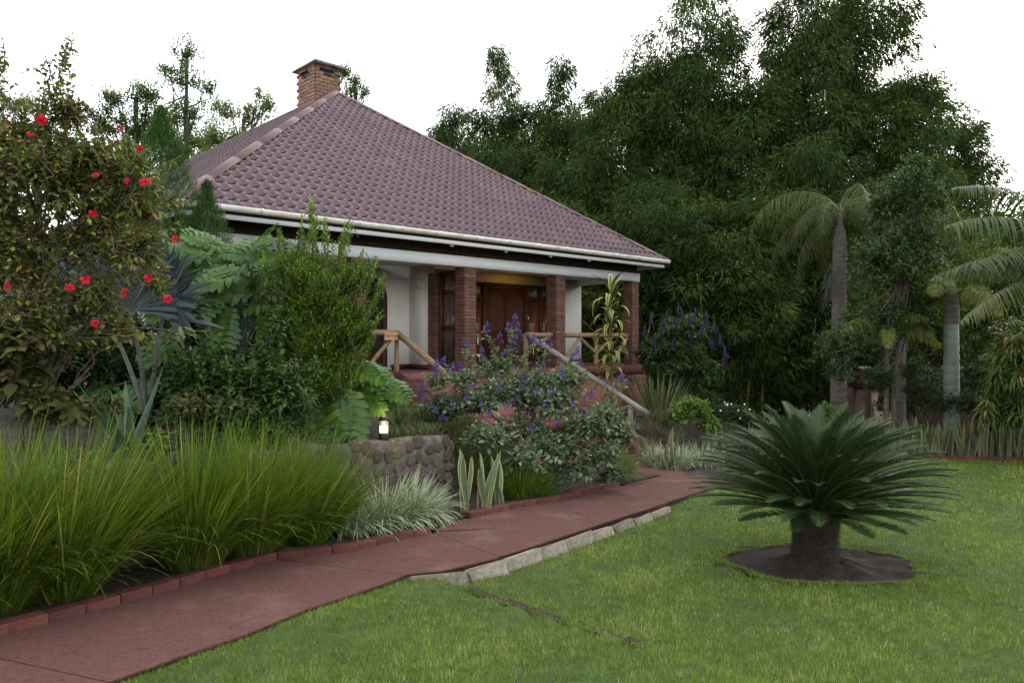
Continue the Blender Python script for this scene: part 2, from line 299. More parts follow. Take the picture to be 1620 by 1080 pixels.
# ---------------------------------------------------------------- ground and terrain
def grid(xs, ys, hf):
    X, Y = np.meshgrid(xs, ys, indexing='ij'); Z = hf(X, Y); nx, ny = X.shape
    i = np.arange(nx-1)[:,None]*ny; j = np.arange(ny-1)[None]
    Q = np.stack([i+j, i+ny+j, i+ny+j+1, i+j+1], -1).reshape(-1,4)
    return np.stack([X,Y,Z], -1).reshape(-1,3), Q
def ground_h(x, y):
    bank = 3.6*sst(27, 44, y)*sst(9, 16, x-.15*y)
    return gz(x, y)-.30+.14*sst(14, 16, y)+bank+.03*np.sin(x*1.7)*np.cos(y*1.3)
V, Q = grid(np.concatenate([np.linspace(-400,-30,8), np.linspace(-28,40,69), np.linspace(45,400,8)]),
            np.concatenate([np.linspace(-60,-3,6), np.linspace(-2,60,63), np.linspace(66,600,10)]), ground_h)
g = Soup().add(V, Q).build('ground', M['litter'], smooth=True); tag(g, kind='structure', label='dark bare earth under the trees and shrubs')

# house frame: local x runs along the verandah front, local y goes into the house
HA, HO = math.atan2(.688,.725), np.array([-2.56, 15.0, 0])
HU, HV = np.array([math.cos(HA), math.sin(HA), 0]), np.array([-math.sin(HA), math.cos(HA), 0])
def hw(x, y, z): return HO+HU*x+HV*y+np.array([0,0,z])
def hloc(x, y): return (x-HO[0])*HU[0]+(y-HO[1])*HU[1], (x-HO[0])*HV[0]+(y-HO[1])*HV[1]
FZ = .855                                    # verandah floor

# path edges on the ground
LE = [np.array([-6.2,.6,0]), np.array([-4.6,2.7,0])]+[G(*p) for p in ((0,1006),(56,991),(161,963),(255,937),(336,912),(406,893),(440,884),(480,881),(560,872),(620,857),(687,842))]
LE2 = [G(*p) for p in ((745,820),(800,807),(870,793),(940,778),(992,767))]
RE = [np.array([-4.6,.4,0]), np.array([-3.2,2.5,0])]+[G(*p) for p in ((171,1078),(296,1033),(389,1002),(480,964),(560,938),(599,925),(646,907),(701,901),(780,883),(871,854),(938,832),(994,814),(1055,794),(1112,775),(1150,763))]
REx = np.array([p[0] for p in RE]); REy = np.array([p[1] for p in RE])
def right_edge(y): return np.interp(y, REy, REx)

# lawn: soil sheet and blades
def in_lawn(x, y):
    e = right_edge(y)
    ok = x > np.where(y < REy[-1], e, 3.9+(y-REy[-1])*.35)
    far = np.minimum(14.9, 14.3-.35*(x-8.3))
    return ok & (y < far)
CY = G(1290, 884, .085); CX0, CY0 = CY[0], CY[1]
def in_ring(x, y, k=1.0): return ((x-CX0-.05)/(.86*k))**2+((y-CY0)/(.70*k))**2 < 1+.10*np.sin(5*np.arctan2(y-CY0, x-CX0))
V, Q = grid(np.linspace(-5,15,101), np.linspace(.4,15.2,75), lambda x,y: lawn_h(x,y)-.035-np.where(in_ring(x,y,1.0), .12, 0))
tag(Soup().add(V,Q).build('lawn', M['lawn_soil'], smooth=True), kind='structure', label='mown lawn sloping gently away past the round palm bed')
CRK = [G(*p) for p in ((735,921),(770,928),(805,941),(840,950),(875,960),(905,969),(938,981),(985,996),(1020,1008),(1060,1025))]
def crack_d(x, y): return np.abs((x+.39)*.726+(y-5.69)*.689), (x+.39)*.689-(y-5.69)*.726
gs = Soup()
for y0, y1, dens, L0, wd, K in ((3.3,4.6,11500,.048,.0036,2),(4.6,6.2,8200,.046,.0042,2),(6.2,8.5,4600,.046,.0055,1),(8.5,11.5,2300,.048,.008,1),(11.5,15,1300,.05,.012,1)):
    x0, x1 = max(-2.6, -.72*y1), .74*y1+.2
    n = int((x1-x0)*(y1-y0)*dens); x = rng.uniform(x0,x1,n); y = rng.uniform(y0,y1,n)
    patch = np.sin(x*3.1+1.3*np.sin(y*2.3))*np.sin(y*2.7+1.1*np.sin(x*1.9))
    fine = np.sin(x*17+2*np.sin(y*13))*np.sin(y*19+2*np.sin(x*11))
    cd, cl = crack_d(x, y)
    k = in_lawn(x,y) & ~in_ring(x,y,1.02+.03*fine) & ~((cd < .035+.012*fine) & (cl > 0) & (cl < 1.05) ) & ~((cd < .02) & (cl >= 1.05) & (cl < 1.9) & (np.sin(cl*9) > .2)) & (rng.random(n) < .80+.2*patch)
    x, y, patch, fine = x[k], y[k], patch[k], fine[k]; n = len(x)
    a = rng.uniform(0, 2*math.pi, n); tilt = np.abs(rng.normal(0,.55,n))
    D = nrm(np.stack([np.cos(a)*tilt, np.sin(a)*tilt, np.ones(n)], -1)); b = a+math.pi/2+rng.normal(0,.5,n)
    S = np.stack([np.cos(b), np.sin(b), np.zeros(n)], -1)
    L = L0*(.6+.55*rng.random(n))*(1+.22*patch+.12*fine)
    v = np.clip(.42+.20*patch+.20*fine+rng.normal(0,.26,n)+(rng.random(n)<.035)*.5, 0, 1)
    gs.ribbons(np.stack([x,y,lawn_h(x,y)-.036],-1), D, S, L, wd*(.7+.6*rng.random(n)), K=K, prof=(lambda t: 1-t), droop=rng.uniform(0,.35,n), var=v)
# overhanging tufts round the palm bed and along the path
for (fx, fy, n) in ((lambda t:(CX0+.05+.87*np.cos(t)*(1+.05*np.sin(5*t)), CY0+.71*np.sin(t)*(1+.05*np.sin(5*t))), None, 5200), (None, None, 5200)):
    if fx:
        t = rng.uniform(0, 2*math.pi, n); x, y = fx(t); x = x+rng.normal(0,.025,n); y = y+rng.normal(0,.025,n)
    else:
        y = rng.uniform(3.4, 11, n); x = right_edge(y)+rng.normal(-.004,.03,n)-.03*np.maximum(0,np.sin(y*9)*np.sin(y*23)); keep = ~((y>5.75)&(y<9)&(rng.random(n)<.75)); x, y = x[keep], y[keep]
    n = len(x); a = rng.uniform(0,2*math.pi,n); D = nrm(np.stack([np.cos(a)*.8, np.sin(a)*.8, np.ones(n)*.8],-1))
    gs.ribbons(np.stack([x,y,lawn_h(x,y)-.036],-1), D, np.stack([-np.sin(a),np.cos(a),0*a],-1), rng.uniform(.035,.065,n), .005, K=2, prof=lambda t:1-t, droop=.5, var=np.clip(rng.normal(.45,.28,n),0,1))
tag(gs.build('lawn_grass', M['lawn']), 'short green lawn grass covering the gentle slope', 'grass', kind='stuff')

# soil bed and mound of the round palm
th = np.linspace(0, 2*math.pi, 49)[:-1]; rr = np.linspace(0, 1.05, 15); V = []
for r in rr:
    for t in th:
        e = 1+.05*math.sin(5*t); x = CX0+.05*r+.88*r*e*math.cos(t); y = CY0+.72*r*e*math.sin(t)
        z = lawn_h(CX0,CY0)-.085+.05*r**2+.19*max(0,1-r/.62)**1.2+.012*math.sin(9*t+7*r)+rng.normal(0,.005)
        V.append((x,y,z+(lawn_h(x,y)-lawn_h(CX0,CY0))))
n = len(th); i = np.arange(len(rr)-1)[:,None]*n; j = np.arange(n)[None]
tag(Soup().add(V, np.stack([i+j, i+n+j, i+n+(j+1)%n, i+(j+1)%n],-1).reshape(-1,4)).build('soil_ring', M['soil'], smooth=True), kind='structure', label='round bed of dark soil mounded at the palm foot')
CYZ = float(lawn_h(CX0,CY0)-.085+.17)

# path: bedding with slabs, left brick kerb, right stone kerb
def poly_between(L, Rr): return list(L)+list(Rr)[::-1]
path = Soup()
allL = LE+[G(700,838)]+LE2+[G(1000,745)]; ring = [(p[0],p[1]) for p in allL]+[(4.1,13.6),(4.4,12.0)]+[(p[0],p[1]) for p in RE[::-1]]
cen = np.mean(np.array(ring),0)
def flat(s, pts, z0, thick, inset=0., var=0.):
    pts = np.array([[p[0],p[1]] for p in pts]); c = pts.mean(0); d = c-pts; l = np.linalg.norm(d,axis=1,keepdims=True); pts = pts+d/l*inset
    top = np.c_[pts, gz(pts[:,0],pts[:,1])+z0]; bot = top-np.array([0,0,thick]); k = len(pts)
    s.ngon(top, var); base = s.n; s.add(np.concatenate([top,bot]), [[i, i+k, (i+1)%k+k, (i+1)%k] for i in range(k)], var=var)
def lerp_edge(E, y): # point of an edge polyline at depth y
    xs = [p[0] for p in E]; ys = [p[1] for p in E]; return np.array([np.interp(y, ys, xs), y, 0])
def seg(E, ya, yb): return [lerp_edge(E,ya)]+[p for p in E if ya+.02 < p[1] < yb-.02]+[lerp_edge(E,yb)]
LA = LE+[G(716,832)]+LE2
cuts = [(1.0,.8),(G(-15,1024)[1],G(171,1078)[1]),(G(440,884)[1],G(640,909)[1]),(G(690,842)[1],G(792,880)[1]),(G(880,791)[1],G(945,830)[1]),(G(991,767)[1],G(1055,794)[1])]
pb = tag(empty('path', (0,0,0)), kind='structure', label='red oxide concrete garden path')
bd = Soup()
for (l0,r0),(l1,r1) in zip(cuts[:-1], cuts[1:]):
    flat(bd, seg(LA,l0,l1)+seg(RE,r0,r1)[::-1], -.012, .2)
flat(bd, [G(991,767)-np.array([1.2,-.2,0]), hw(0,-3.6,0), hw(4.3,-3.6,0), np.array([3.4,13.0,0]), np.array([3.9,12.4,0]), RE[-1], RE[-2], RE[-3]], -.012, .2)
bd.build('bedding', M['joint'], pb)
def slab(pts):
    s = Soup(); flat(s, pts, 0., .09, 0.); return s.build('slab', M['path'], pb)
for (l0,r0),(l1,r1) in zip(cuts[:-1], cuts[1:]):
    slab(seg(LA,l0+.004,l1-.004)+seg(RE,r0+.004,r1-.004)[::-1])
slab([G(991,767)+np.array([0,.01,0]), G(985,767)-np.array([1.0,-.2,0]), hw(0,-3.62,0), hw(4.3,-3.62,0), np.array([2.95,13.1,0]), G(1086,753), G(1123,746), np.array([4.1,12.6,0]), RE[-1], RE[-2], RE[-3]+np.array([0,.008,0])])
s = Soup(); flat(s, [G(690,841),G(782,836),G(770,822),G(735,822),G(700,830)], .012, .1); s.build('slab', M['path'], pb)
ck = Soup()
for pts in (((300,1000),(345,985),(372,990),(420,968),(452,966)),((560,900),(600,893),(622,884),(668,880)),((845,818),(880,812),(905,806),(950,803)),((70,1010),(110,1022),(150,1019))):
    q = [G(*p) for p in pts]; q = np.array(q); t = np.linspace(0,1,30); c = np.stack([np.interp(t,np.linspace(0,1,len(q)),q[:,k]) for k in range(2)],-1)+rng.normal(0,.008,(30,2)); w = .0022*np.sin(np.clip(t*math.pi,.05,3.1))
    V = [(c[i,0],c[i,1]+s_*w[i],float(gz(0,c[i,1]+s_*w[i]))+.002) for i in range(30) for s_ in (-1,1)]; ck.add(V, [[2*i,2*i+2,2*i+3,2*i+1] for i in range(29)])
tag(ck.build('cracks', M['joint'], pb), kind='stuff')
def walk(E, step):
    E = np.array([[p[0],p[1]] for p in E]); d = np.r_[0, np.cumsum(np.linalg.norm(np.diff(E,axis=0),axis=1))]
    for a in np.arange(step/2, d[-1]-step/3, step):
        p = np.array([np.interp(a,d,E[:,0]), np.interp(a,d,E[:,1])]); q = np.array([np.interp(a+.05,d,E[:,0]), np.interp(a+.05,d,E[:,1])])-np.array([np.interp(a-.05,d,E[:,0]), np.interp(a-.05,d,E[:,1])])
        yield p, math.atan2(q[1], q[0])
kb = [bevbox('brick', (.234,.11,.15), .006, M['kerb'], 1, .003, i) for i in range(3)]
kr = tag(empty('kerb'), kind='structure', label='red painted brick kerb between path and planting bed')
for E in (LE[1:], LE2):
    for p, a in walk(E, .237):
        q = p+np.array([-math.sin(a), math.cos(a)])*.057
        o = link('brick', random.choice(kb), kr, (q[0], q[1], float(gz(*q))-.012+random.uniform(-.003,.003)), (random.uniform(-.02,.02), R(2.2), a+random.uniform(-.02,.02)))
a0 = math.atan2(LE2[1][1]-LE2[0][1], LE2[1][0]-LE2[0][0])
# right-hand kerb stones: faces shown where the lower lawn begins
ks = tag(empty('kerb_stones'), kind='structure', label='weathered pale kerb stones along the lawn side')
edge = [p for p in RE if 5.75 < p[1] < 9.3]
st = [bevbox('stone', (l,.16,.17), .02, M['kerbstone'], 2, .008, i) for i,l in enumerate((.46,.42,.50))]
for i,(p,a) in enumerate(walk(edge, .475)):
    q = p+np.array([math.sin(a), -math.cos(a)])*.035
    link('stone', st[random.randrange(3)], ks, (q[0], q[1], float(gz(*q))-.098-.004*i+random.uniform(-.018,.004)), (R(-22+random.uniform(-6,6)), R(2+random.uniform(-2,2)), a+random.uniform(-.07,.07)), (random.uniform(.86,1.03),1,1))
# row of buried bricks in the lawn
bb = tag(empty('buried_edging'), kind='structure', label='line of half buried bricks crossing the lawn')
bk = bevbox('brick', (.20,.085,.08), .012, M['litter'], 1, .006, 4)
for p, a in walk(CRK, .215): link('brick', bk, bb, (p[0],p[1],float(lawn_h(p[0],p[1]))-.048+random.uniform(-.008,.008)), (0,R(2),a+random.uniform(-.06,.06)))

# terraced planting bed to the left of the path
KO, KE = np.array([-3.16,4.54]), np.array([.62,.7846]); KP = np.array([-.7846,.62])
def so(s_, o_): return KO+KE*s_+KP*o_
def terr_h(s_, o_):
    x = KO[0]+KE[0]*s_+KP[0]*o_; y = KO[1]+KE[1]*s_+KP[1]*o_
    base = gz(x,y)+.02; ss = sst(5.15,6.6,s_); o1 = 1.0+.0*s_
    terr = np.minimum(.60-.047*s_+.055*np.maximum(o_-1,0), .70)
    u,_ = hloc(x,y); m = sst(1.04+.0*o_, 1.12+2.0*ss, o_)*(1-sst(-.55,.0,u))*(1-sst(7.4,8.3,s_))
    return base+(np.maximum(terr-base,0))*m+.02*np.sin(x*5)*np.cos(y*6)*sst(.3,.6,o_)
sv = np.linspace(-7,9,81); ov = np.concatenate([np.linspace(.06,1.0,8), np.linspace(1.04,1.12,4), np.linspace(1.2,9,40)])
SS, OO = np.meshgrid(sv, ov, indexing='ij'); kp_ = np.array([[(np.array(p[:2])-KO)@KE,(np.array(p[:2])-KO)@KP] for p in LE+LE2]); OF = np.interp(SS,kp_[:,0],kp_[:,1]); OD = OO+OF*(1-sst(.3,1.,OO)); XY = KO+SS[...,None]*KE+OD[...,None]*KP
V = np.concatenate([XY, terr_h(SS,OO)[...,None]],-1).reshape(-1,3); ny = len(ov); i = np.arange(len(sv)-1)[:,None]*ny; j = np.arange(ny-1)[None]
tag(Soup().add(V, np.stack([i+j,i+ny+j,i+ny+j+1,i+j+1],-1).reshape(-1,4)).build('planting_bed', M['litter'], smooth=True), kind='structure', label='terraced bed of brown leaf litter above the stone wall')
def TZ(x, y):
    d = np.array([x,y])-KO; return float(terr_h(np.array(d@KE), np.array(d@KP)))

# retaining wall of round stones set in raised mortar
wl = thing('retaining_wall', 'low retaining wall of dark round stones in pale mortar behind the path bed', 'wall', (*so(4.2,1.0), -.4))
core = Soup(); sw = np.linspace(-6.5, 5.5, 61); top = []; 
def wall_o(s): return 1.0-.0*s+.55*sst(4.9,5.5,s)**2
for k,s_ in enumerate(sw):
    o0 = wall_o(s_); zt = .60-.047*s_+.035+.018*math.sin(s_*9)+.012*math.sin(s_*23)-.25*float(sst(5.0,5.5,s_)); f = so(s_,o0-.06); b = so(s_,o0+.16)
    zb = float(gz(*f))-.15
    core.add([(f[0],f[1],zb),(f[0],f[1],zt-.04),(*(f+KP*.04),zt),(b[0],b[1],zt),(b[0],b[1],zb)])
core.Fq.append(np.array([[a*5+c, a*5+5+c, a*5+6+c, a*5+c+1] for a in range(len(sw)-1) for c in range(4)]))
core.poly.append(np.arange(5)+(len(sw)-1)*5); core.poly.append(np.arange(5)[::-1])
core.build('mortar', M['wallmortar'], wl, off=wl.location)
def stone_mesh(seed):
    bm = bmesh.new(); bmesh.ops.create_icosphere(bm, subdivisions=2, radius=.5); r = random.Random(seed)
    for v in bm.verts:
        k = 1+.10*math.sin(v.co.x*7+seed)+.08*math.sin(v.co.z*9+seed*2); v.co *= k+r.uniform(-.02,.02); v.co.y = max(-.30, min(.30, v.co.y))
    me = bpy.data.meshes.new('stone'); bm.to_mesh(me); bm.free(); me.materials.append(M['stone']); return me
sm = [stone_mesh(i) for i in range(5)]
s_ = 1.2
while s_ < 5.5:
    z0 = float(gz(*so(s_,1)))
    zz = z0+.06+random.uniform(0,.05); zt = .60-.047*s_-.06-.25*float(sst(5.0,5.5,s_))
    while zz < zt:
        w, h = random.uniform(.13,.22), random.uniform(.10,.20)
        c = so(s_+random.uniform(-.025,.025), wall_o(s_)-.062); ang = math.atan2(KE[1],KE[0])+float(wall_o(s_+.05)-wall_o(s_-.05))/.1
        link('stone', random.choice(sm), wl, Vector((c[0],c[1],zz+h/2))-wl.location, (0, random.uniform(-.4,.4), ang), (w,.07,h)); zz += h*.96+.012
    s_ += random.uniform(.14,.18)

# bollard lamp standing on the wall
lp = so(4.08,1.06); lamp = thing('bollard_lamp', 'small lit bollard lamp with black cap on the stone wall', 'lamp', (lp[0],lp[1],.60-.047*4.12+.02)); lamp.scale = (1.12,1.12,1.15)
Soup().lathe([(0,0),(.052,0),(.052,.075),(.046,.08),(0,.08)], 20).build('base', M['black'], lamp, True)
Soup().lathe([(0,.08),(.042,.08),(.042,.150),(0,.152)], 20).build('diffuser', M['lampglow'], lamp, True)
for z in (.158,.173,.188): Soup().lathe([(.030,z),(.048,z-.004),(.048,z+.001),(.030,z+.006)], 20).build('louvre', M['gutter'], lamp, True)
Soup().lathe([(.0,.15),(.026,.15),(.026,.2),(0,.2)], 16).build('inner_sleeve', M['bulb'], lamp, True)
Soup().lathe([(.0,.2),(.05,.2),(.051,.215),(.042,.238),(.022,.252),(0,.255)], 20).build('cap', M['black'], lamp, True)
pl = bpy.data.lights.new('bollard_light','POINT'); pl.energy = .5; pl.color = (1,.72,.38); pl.shadow_soft_size = .05
lo = bpy.data.objects.new('bollard_light', pl); COL.objects.link(lo); lo.parent = lamp; lo.location = (.0,0,.31)

# ---------------------------------------------------------------- the house
house = thing('house', 'white bungalow with purple brown tiled hip roof and brick columned verandah', 'house', HO, HA)
def part(name, boxes, mat, parent=house, **k):
    s = Soup()
    for b in boxes: s.box(b[:3], b[3:])
    return s.build(name, mat, parent, **k)
BZ0, BZ1 = 3.165, 3.39
fl = part('floor', [(-4.2,-.16,.62,8.42,2,FZ)], M['redfloor'])
part('plinth', [(-4.1,-.06,-2,8.3,24,.62)], M['brick'])
part('wall', [(-3.4,2,.62,8.3,2.25,3.5)], M['cream'])
part('end_wall', [(8.05,2.252,.62,8.298,22,3.7)], M['white']); part('side_wall', [(-3.6,2.252,.62,-3.4,22,3.7)], M['white'])
part('partition_wall', [(2.0,1.18,FZ,2.14,1.998,3.30)], M['cream'])
part('door_glow_band', [(2.14,1.985,3.02,6.95,1.999,3.30)], M['yellow'])  # lamplight above the doors, painted as a yellow strip
part('ceiling', [(-3.6,.15,3.30,8.28,2.1,3.36)], M['cream'])
part('front_beam', [(-3.9,-.15,BZ0,8.32,.15,BZ1)], M['white']); part('side_beam', [(8.02,.152,BZ0,8.30,2.0,BZ1)], M['white'])
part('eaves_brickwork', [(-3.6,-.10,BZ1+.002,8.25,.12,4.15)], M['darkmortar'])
for q in ((-3.38,1.97,FZ,-.15,1.998,FZ+.11),(1.45,1.97,FZ,1.97,1.998,FZ+.11),(6.95,1.97,FZ,8.3,1.998,FZ+.11),(1.972,1.18,FZ,1.998,1.968,FZ+.11)): part('skirting', [q], M['skirt'])
# brick columns: a dark mortar core with bricks laid round it
cbm = {}
def column(x, y, w, z0, z1, course=.077, mat=M['colbrick'], name='column', single=False):
    c = part(name, [(x-w/2+.012,y-w/2+.012,z0,x+w/2-.012,y+w/2-.012,z1)], M['darkmortar'])
    n = int(round((z1-z0)/course)); h = (z1-z0)/n
    key = (w,round(h,4),mat.name)
    if key not in cbm: cbm[key] = [bevbox('brick', (w/2-.003, w, h-.009), .006, mat, 1, .0025, i) for i in range(2)]
    for k in range(n):
        for s in (-1,1):
            off = (s*w/4,0) if k%2 == 0 else (0,s*w/4)
            link('brick', cbm[key][(k+s)%2], c, (x+off[0]+random.uniform(-.004,.004), y+off[1]+random.uniform(-.004,.004), z0+(k+.5)*h), (0,0,0 if k%2==0 else R(90)))
    return c
for x in (-3.6,-.75,2.1,5.05): column(x, 0, .34, FZ, BZ0)
c = column(8.13, 0, .30, FZ-.05, BZ0, .060)
column(2.08, 1.02, .30, FZ, 3.1, name='pier')
ped = part('pedestal', [(7.86,-.28,-2,8.42,.30,.56)], M['mortar'])
bmh = bevbox('brick', (.185,.045,.072), .006, M['brick'], 1, .003, 2)
for k in range(26):
    for i in range(3):
        link('brick', bmh, ped, (7.86+.093+i*.187, -.285, -1.42+k*.078), (0,0,0))
        link('brick', bmh, ped, (7.855, -.28+.093+i*.187, -1.42+k*.078), (0,0,R(90)))
# glazed screen between pier and column
scr = part('screen_frame', [(2.03,.17,2.98,2.13,.86,3.12),(2.03,.17,FZ,2.13,.24,2.98),(2.03,.80,FZ,2.13,.87,2.98),(2.03,.24,2.62,2.13,.80,2.70),(2.03,.24,1.80,2.13,.80,1.88),(2.03,.24,FZ,2.13,.80,FZ+.10)], M['wood'])
part('pane', [(2.075,.24,FZ+.1,2.083,.80,2.98)], M['glass'], scr)
def curtain(x0, x1, y, z0, z1, mat, parent, axis='x', amp=.018, waves=9):
    t = np.linspace(0,1,waves*6+1); c = x0+(x1-x0)*t; w = y+amp*np.sin(t*waves*2*math.pi)
    a = np.stack([c,w],-1) if axis=='x' else np.stack([w,c],-1); n = len(t)
    V = np.concatenate([np.c_[a, np.full(n,z0)], np.c_[a, np.full(n,z1)]])
    Soup().add(V, [[i,i+1,n+i+1,n+i] for i in range(n-1)]).build('curtain', mat, parent, True)
curtain(.24,.80,2.115,FZ+.05,2.62,M['palecurtain'],scr,'y',.012,5)
# double doors with side lights
dr = part('door_frame', [(3.92,1.90,2.98,6.85,2.0,3.06),(3.92,1.90,FZ,4.0,1.998,2.98),(6.77,1.90,FZ,6.85,1.998,2.98),(4.30,1.90,FZ,4.42,1.998,2.98),(5.86,1.90,FZ,5.96,1.998,2.98),(6.44,1.90,FZ,6.53,1.998,2.98),
                         (4.0,1.905,2.62,4.3,1.99,2.68),(5.96,1.905,2.62,6.44,1.99,2.68),(6.53,1.905,2.62,6.77,1.99,2.68),(4.42,1.905,2.92,5.86,1.99,2.98)], M['wood'])
for x0,x1 in ((4.425,5.135),(5.145,5.855)):
    lf = part('door', [(x0,1.93,FZ+.01,x1,1.975,2.915)], M['wood'], dr)
    xm = (x0+x1)/2; w = (x1-x0)/2-.09
    for z0,z1 in ((FZ+.12,1.60),(1.74,2.60)):
        s = Soup(); pts = [(xm-w,z0),(xm+w,z0),(xm+w,z1)]
        if z1 > 2: pts += [(xm+w*math.cos(a),z1+.17*math.sin(a)) for a in np.linspace(.25,math.pi-.25,9)]
        pts += [(xm-w,z1)]
        k = len(pts); f = np.array([(p[0],1.912,p[1]) for p in pts]); bk_ = f+np.array([0,.025,0]); cc = f.mean(0); f2 = f+(cc-f)*.06
        s.ngon(f2); s.add(np.concatenate([f2,bk_]), [[i,(i+1)%k,(i+1)%k+k,i+k] for i in range(k)]); s.build('panel', M['wood'], dr)
for z in (1.86,): part('handle', [(5.085,1.86,1.80,5.105,1.93,1.83),(5.085,1.85,1.72,5.105,1.862,1.9)], M['black'], dr)
for x0,x1 in ((4.0,4.3),(5.96,6.44),(6.53,6.77)):
    part('pane', [(x0,1.93,FZ+.02,x1,1.938,2.62)], M['glass'], dr); part('pane', [(x0,1.93,2.68,x1,1.938,2.98)], M['glass'], dr)
    curtain(x0,x1,1.97,FZ+.05,2.62,M['curtain'],dr,'x',.013,max(3,int((x1-x0)/.09)))
# arched French door on the left
ad = Soup(); xm, w, zs = .66, .66, 2.55
outer = [(xm-w,FZ+.04)]+[(xm-w*math.cos(a), zs+.50*math.sin(a)) for a in np.linspace(0,math.pi,15)]+[(xm+w,FZ+.04)]
inner = [(xm-w+.10,FZ+.14)]+[(xm-(w-.10)*math.cos(a), zs+.41*math.sin(a)) for a in np.linspace(0,math.pi,15)]+[(xm+w-.10,FZ+.14)]
o3 = np.array([(p[0],1.93,p[1]) for p in outer]); i3 = np.array([(p[0],1.93,p[1]) for p in inner]); k = len(o3)
ad.add(np.concatenate([o3,i3,o3+[0,.068,0],i3+[0,.068,0]]), [[i,(i+1)%k,(i+1)%k+k,i+k] for i in range(k)]+[[i,i+2*k,(i+1)%k+2*k,(i+1)%k] for i in range(k)]+[[i+k,(i+1)%k+k,(i+1)%k+3*k,i+3*k] for i in range(k)])
ad.box((xm-.035,1.925,FZ+.14),(xm+.035,1.995,2.94)); ad.box((xm-w+.1,1.935,1.72),(xm+w-.1,1.99,1.79)); ad.box((xm-w+.1,1.935,2.45),(xm+w-.1,1.99,2.52))
af = ad.build('arched_door_frame', M['wood'], house)
s = Soup(); s.ngon([(p[0],1.97,p[1]) for p in inner]); s.build('pane', M['glass'], af)
s = Soup(); s.ngon([(p[0],1.996,p[1]) for p in inner]); s.build('dim_room_sheet', M['darkwood'], af)  # dark sheet standing in for the unlit room behind the glass
part('sill', [(xm-w-.05,1.88,FZ+.0,xm+w+.09,1.995,FZ+.04)], M['white'])
vt = part('vent', [(1.985,1.45,2.74,1.999,1.75,3.02)], M['cream'])
for k in range(6): part('slat', [(1.976,1.47,2.765+k*.043,1.99,1.73,2.782+k*.043)], M['gutter'], vt)
part('socket', [(1.985,1.50,1.21,1.999,1.64,1.29)], M['white'])
cl = part('ceiling_lamp', [(5.15,.22,3.28,5.45,.48,3.30)], M['cream'])
Soup().lathe([(0,3.22),(.06,3.225),(.09,3.25),(.10,3.28),(0,3.28)],16,c=(5.3,.35,0)).build('globe', M['bulb'], cl, True)
pl = bpy.data.lights.new('porch_light','POINT'); pl.energy = 1.6; pl.color = (1,.66,.28); pl.shadow_soft_size = .1
lo = bpy.data.objects.new('porch_light', pl); COL.objects.link(lo); lo.parent = cl; lo.location = (5.3,.9,3.2)

# roof
X0, X1, YE, EZ, AZ = -4.36, 8.85, -.70, 3.74, 8.52
XM = (X0+X1)/2; RUN = (X1-X0)/2; Y1 = YE+RUN; Y2 = Y1+11.5; YB = Y2+RUN; SL = math.atan2(AZ-EZ, RUN)
c0,c1,c2,c3,r0,r1 = (X0,YE,EZ),(X1,YE,EZ),(X1,YB,EZ),(X0,YB,EZ),(XM,Y1,AZ),(XM,Y2,AZ)
V = np.array([c0,c1,c2,c3,r0,r1]); V2 = V-[0,0,.12]
s = Soup().add(np.concatenate([V-[0,0,.012],V2]), [[1,2,5,4],[3,0,4,5],[7,10,11,8],[9,11,10,6],[0,6,7,1],[1,7,8,2],[2,8,9,3],[3,9,6,0]], [[0,1,4],[2,3,5],[6,10,7],[8,11,9]])
roof = s.build('roof', M['darkwood'], house)
TW, TH = .212, .316; PX = np.array([0,.03,.40,.76,.89,.965,1.0])*TW; PZ = np.array([.001,0,0,.001,.046,.046,.001])
def tile_geo():
    a = np.stack([PX, np.zeros(7), PZ+.024],-1); b = np.stack([PX, np.full(7,TH+.02), PZ+.004],-1); l = a-np.array([0,-.004,.018])
    l[:,2] = PZ*.9+.002
    V = np.concatenate([l,a,b]); i = np.arange(6); Q = np.concatenate([np.stack([i,i+1,i+8,i+7],-1), np.stack([i+7,i+8,i+15,i+14],-1)])
    return V, Q
TV, TQ = tile_geo()
tile_me = Soup().add(TV,TQ).mesh('tile', M['tile'])
fb = np.array([1,0,0.]), np.array([0,math.cos(SL),math.sin(SL)]); SLEN = RUN/math.cos(SL)
tiles = []; rest = Soup(); camh = np.array(hloc(0,0))
def face_tiles(org, ex, ey, length_at, hipL, hipR, single):
    """org eave corner, ex along eave, ey up slope (3d); hip limits as functions of slope distance"""
    ez = np.cross(ex, ey); rows = int(SLEN/TH)+1
    for r in range(rows):
        v0 = r*TH-.05; a, b = hipL(max(v0,0)), hipR(max(v0,0))
        if b-a < .05: continue
        c0_ = int(math.floor(a/TW))
        for c in range(c0_, int(math.ceil(b/TW))):
            u0 = c*TW; whole = u0 >= hipL(min(v0+TH+.02,SLEN)) and u0+TW <= hipR(min(v0+TH+.02,SLEN))
            w0 = org+ex*u0+ey*v0
            if whole and single: tiles.append((np.hypot(*(w0[:2]-camh)), w0)); continue
            L = TV.copy(); L[:,0] += u0; vv = np.clip(L[:,1]+v0, 0, SLEN)
            L[:,0] = np.minimum(np.maximum(L[:,0], [hipL(q) for q in vv]), [hipR(q) for q in vv]); L[:,1] += v0; L[:,1] = np.minimum(L[:,1], SLEN)
            rest.add(org+L[:,:1]*ex+L[:,1:2]*ey+L[:,2:]*ez, TQ, var=random.uniform(-1,1))
cs = math.cos(SL)
face_tiles(np.array(c0), fb[0], fb[1], None, lambda v: v*cs, lambda v: X1-X0-v*cs, True)
face_tiles(np.array(c3), np.array([0,-1.,0]), np.array([cs,0,math.sin(SL)]), None, lambda v: v*cs, lambda v: YB-YE-v*cs, False)
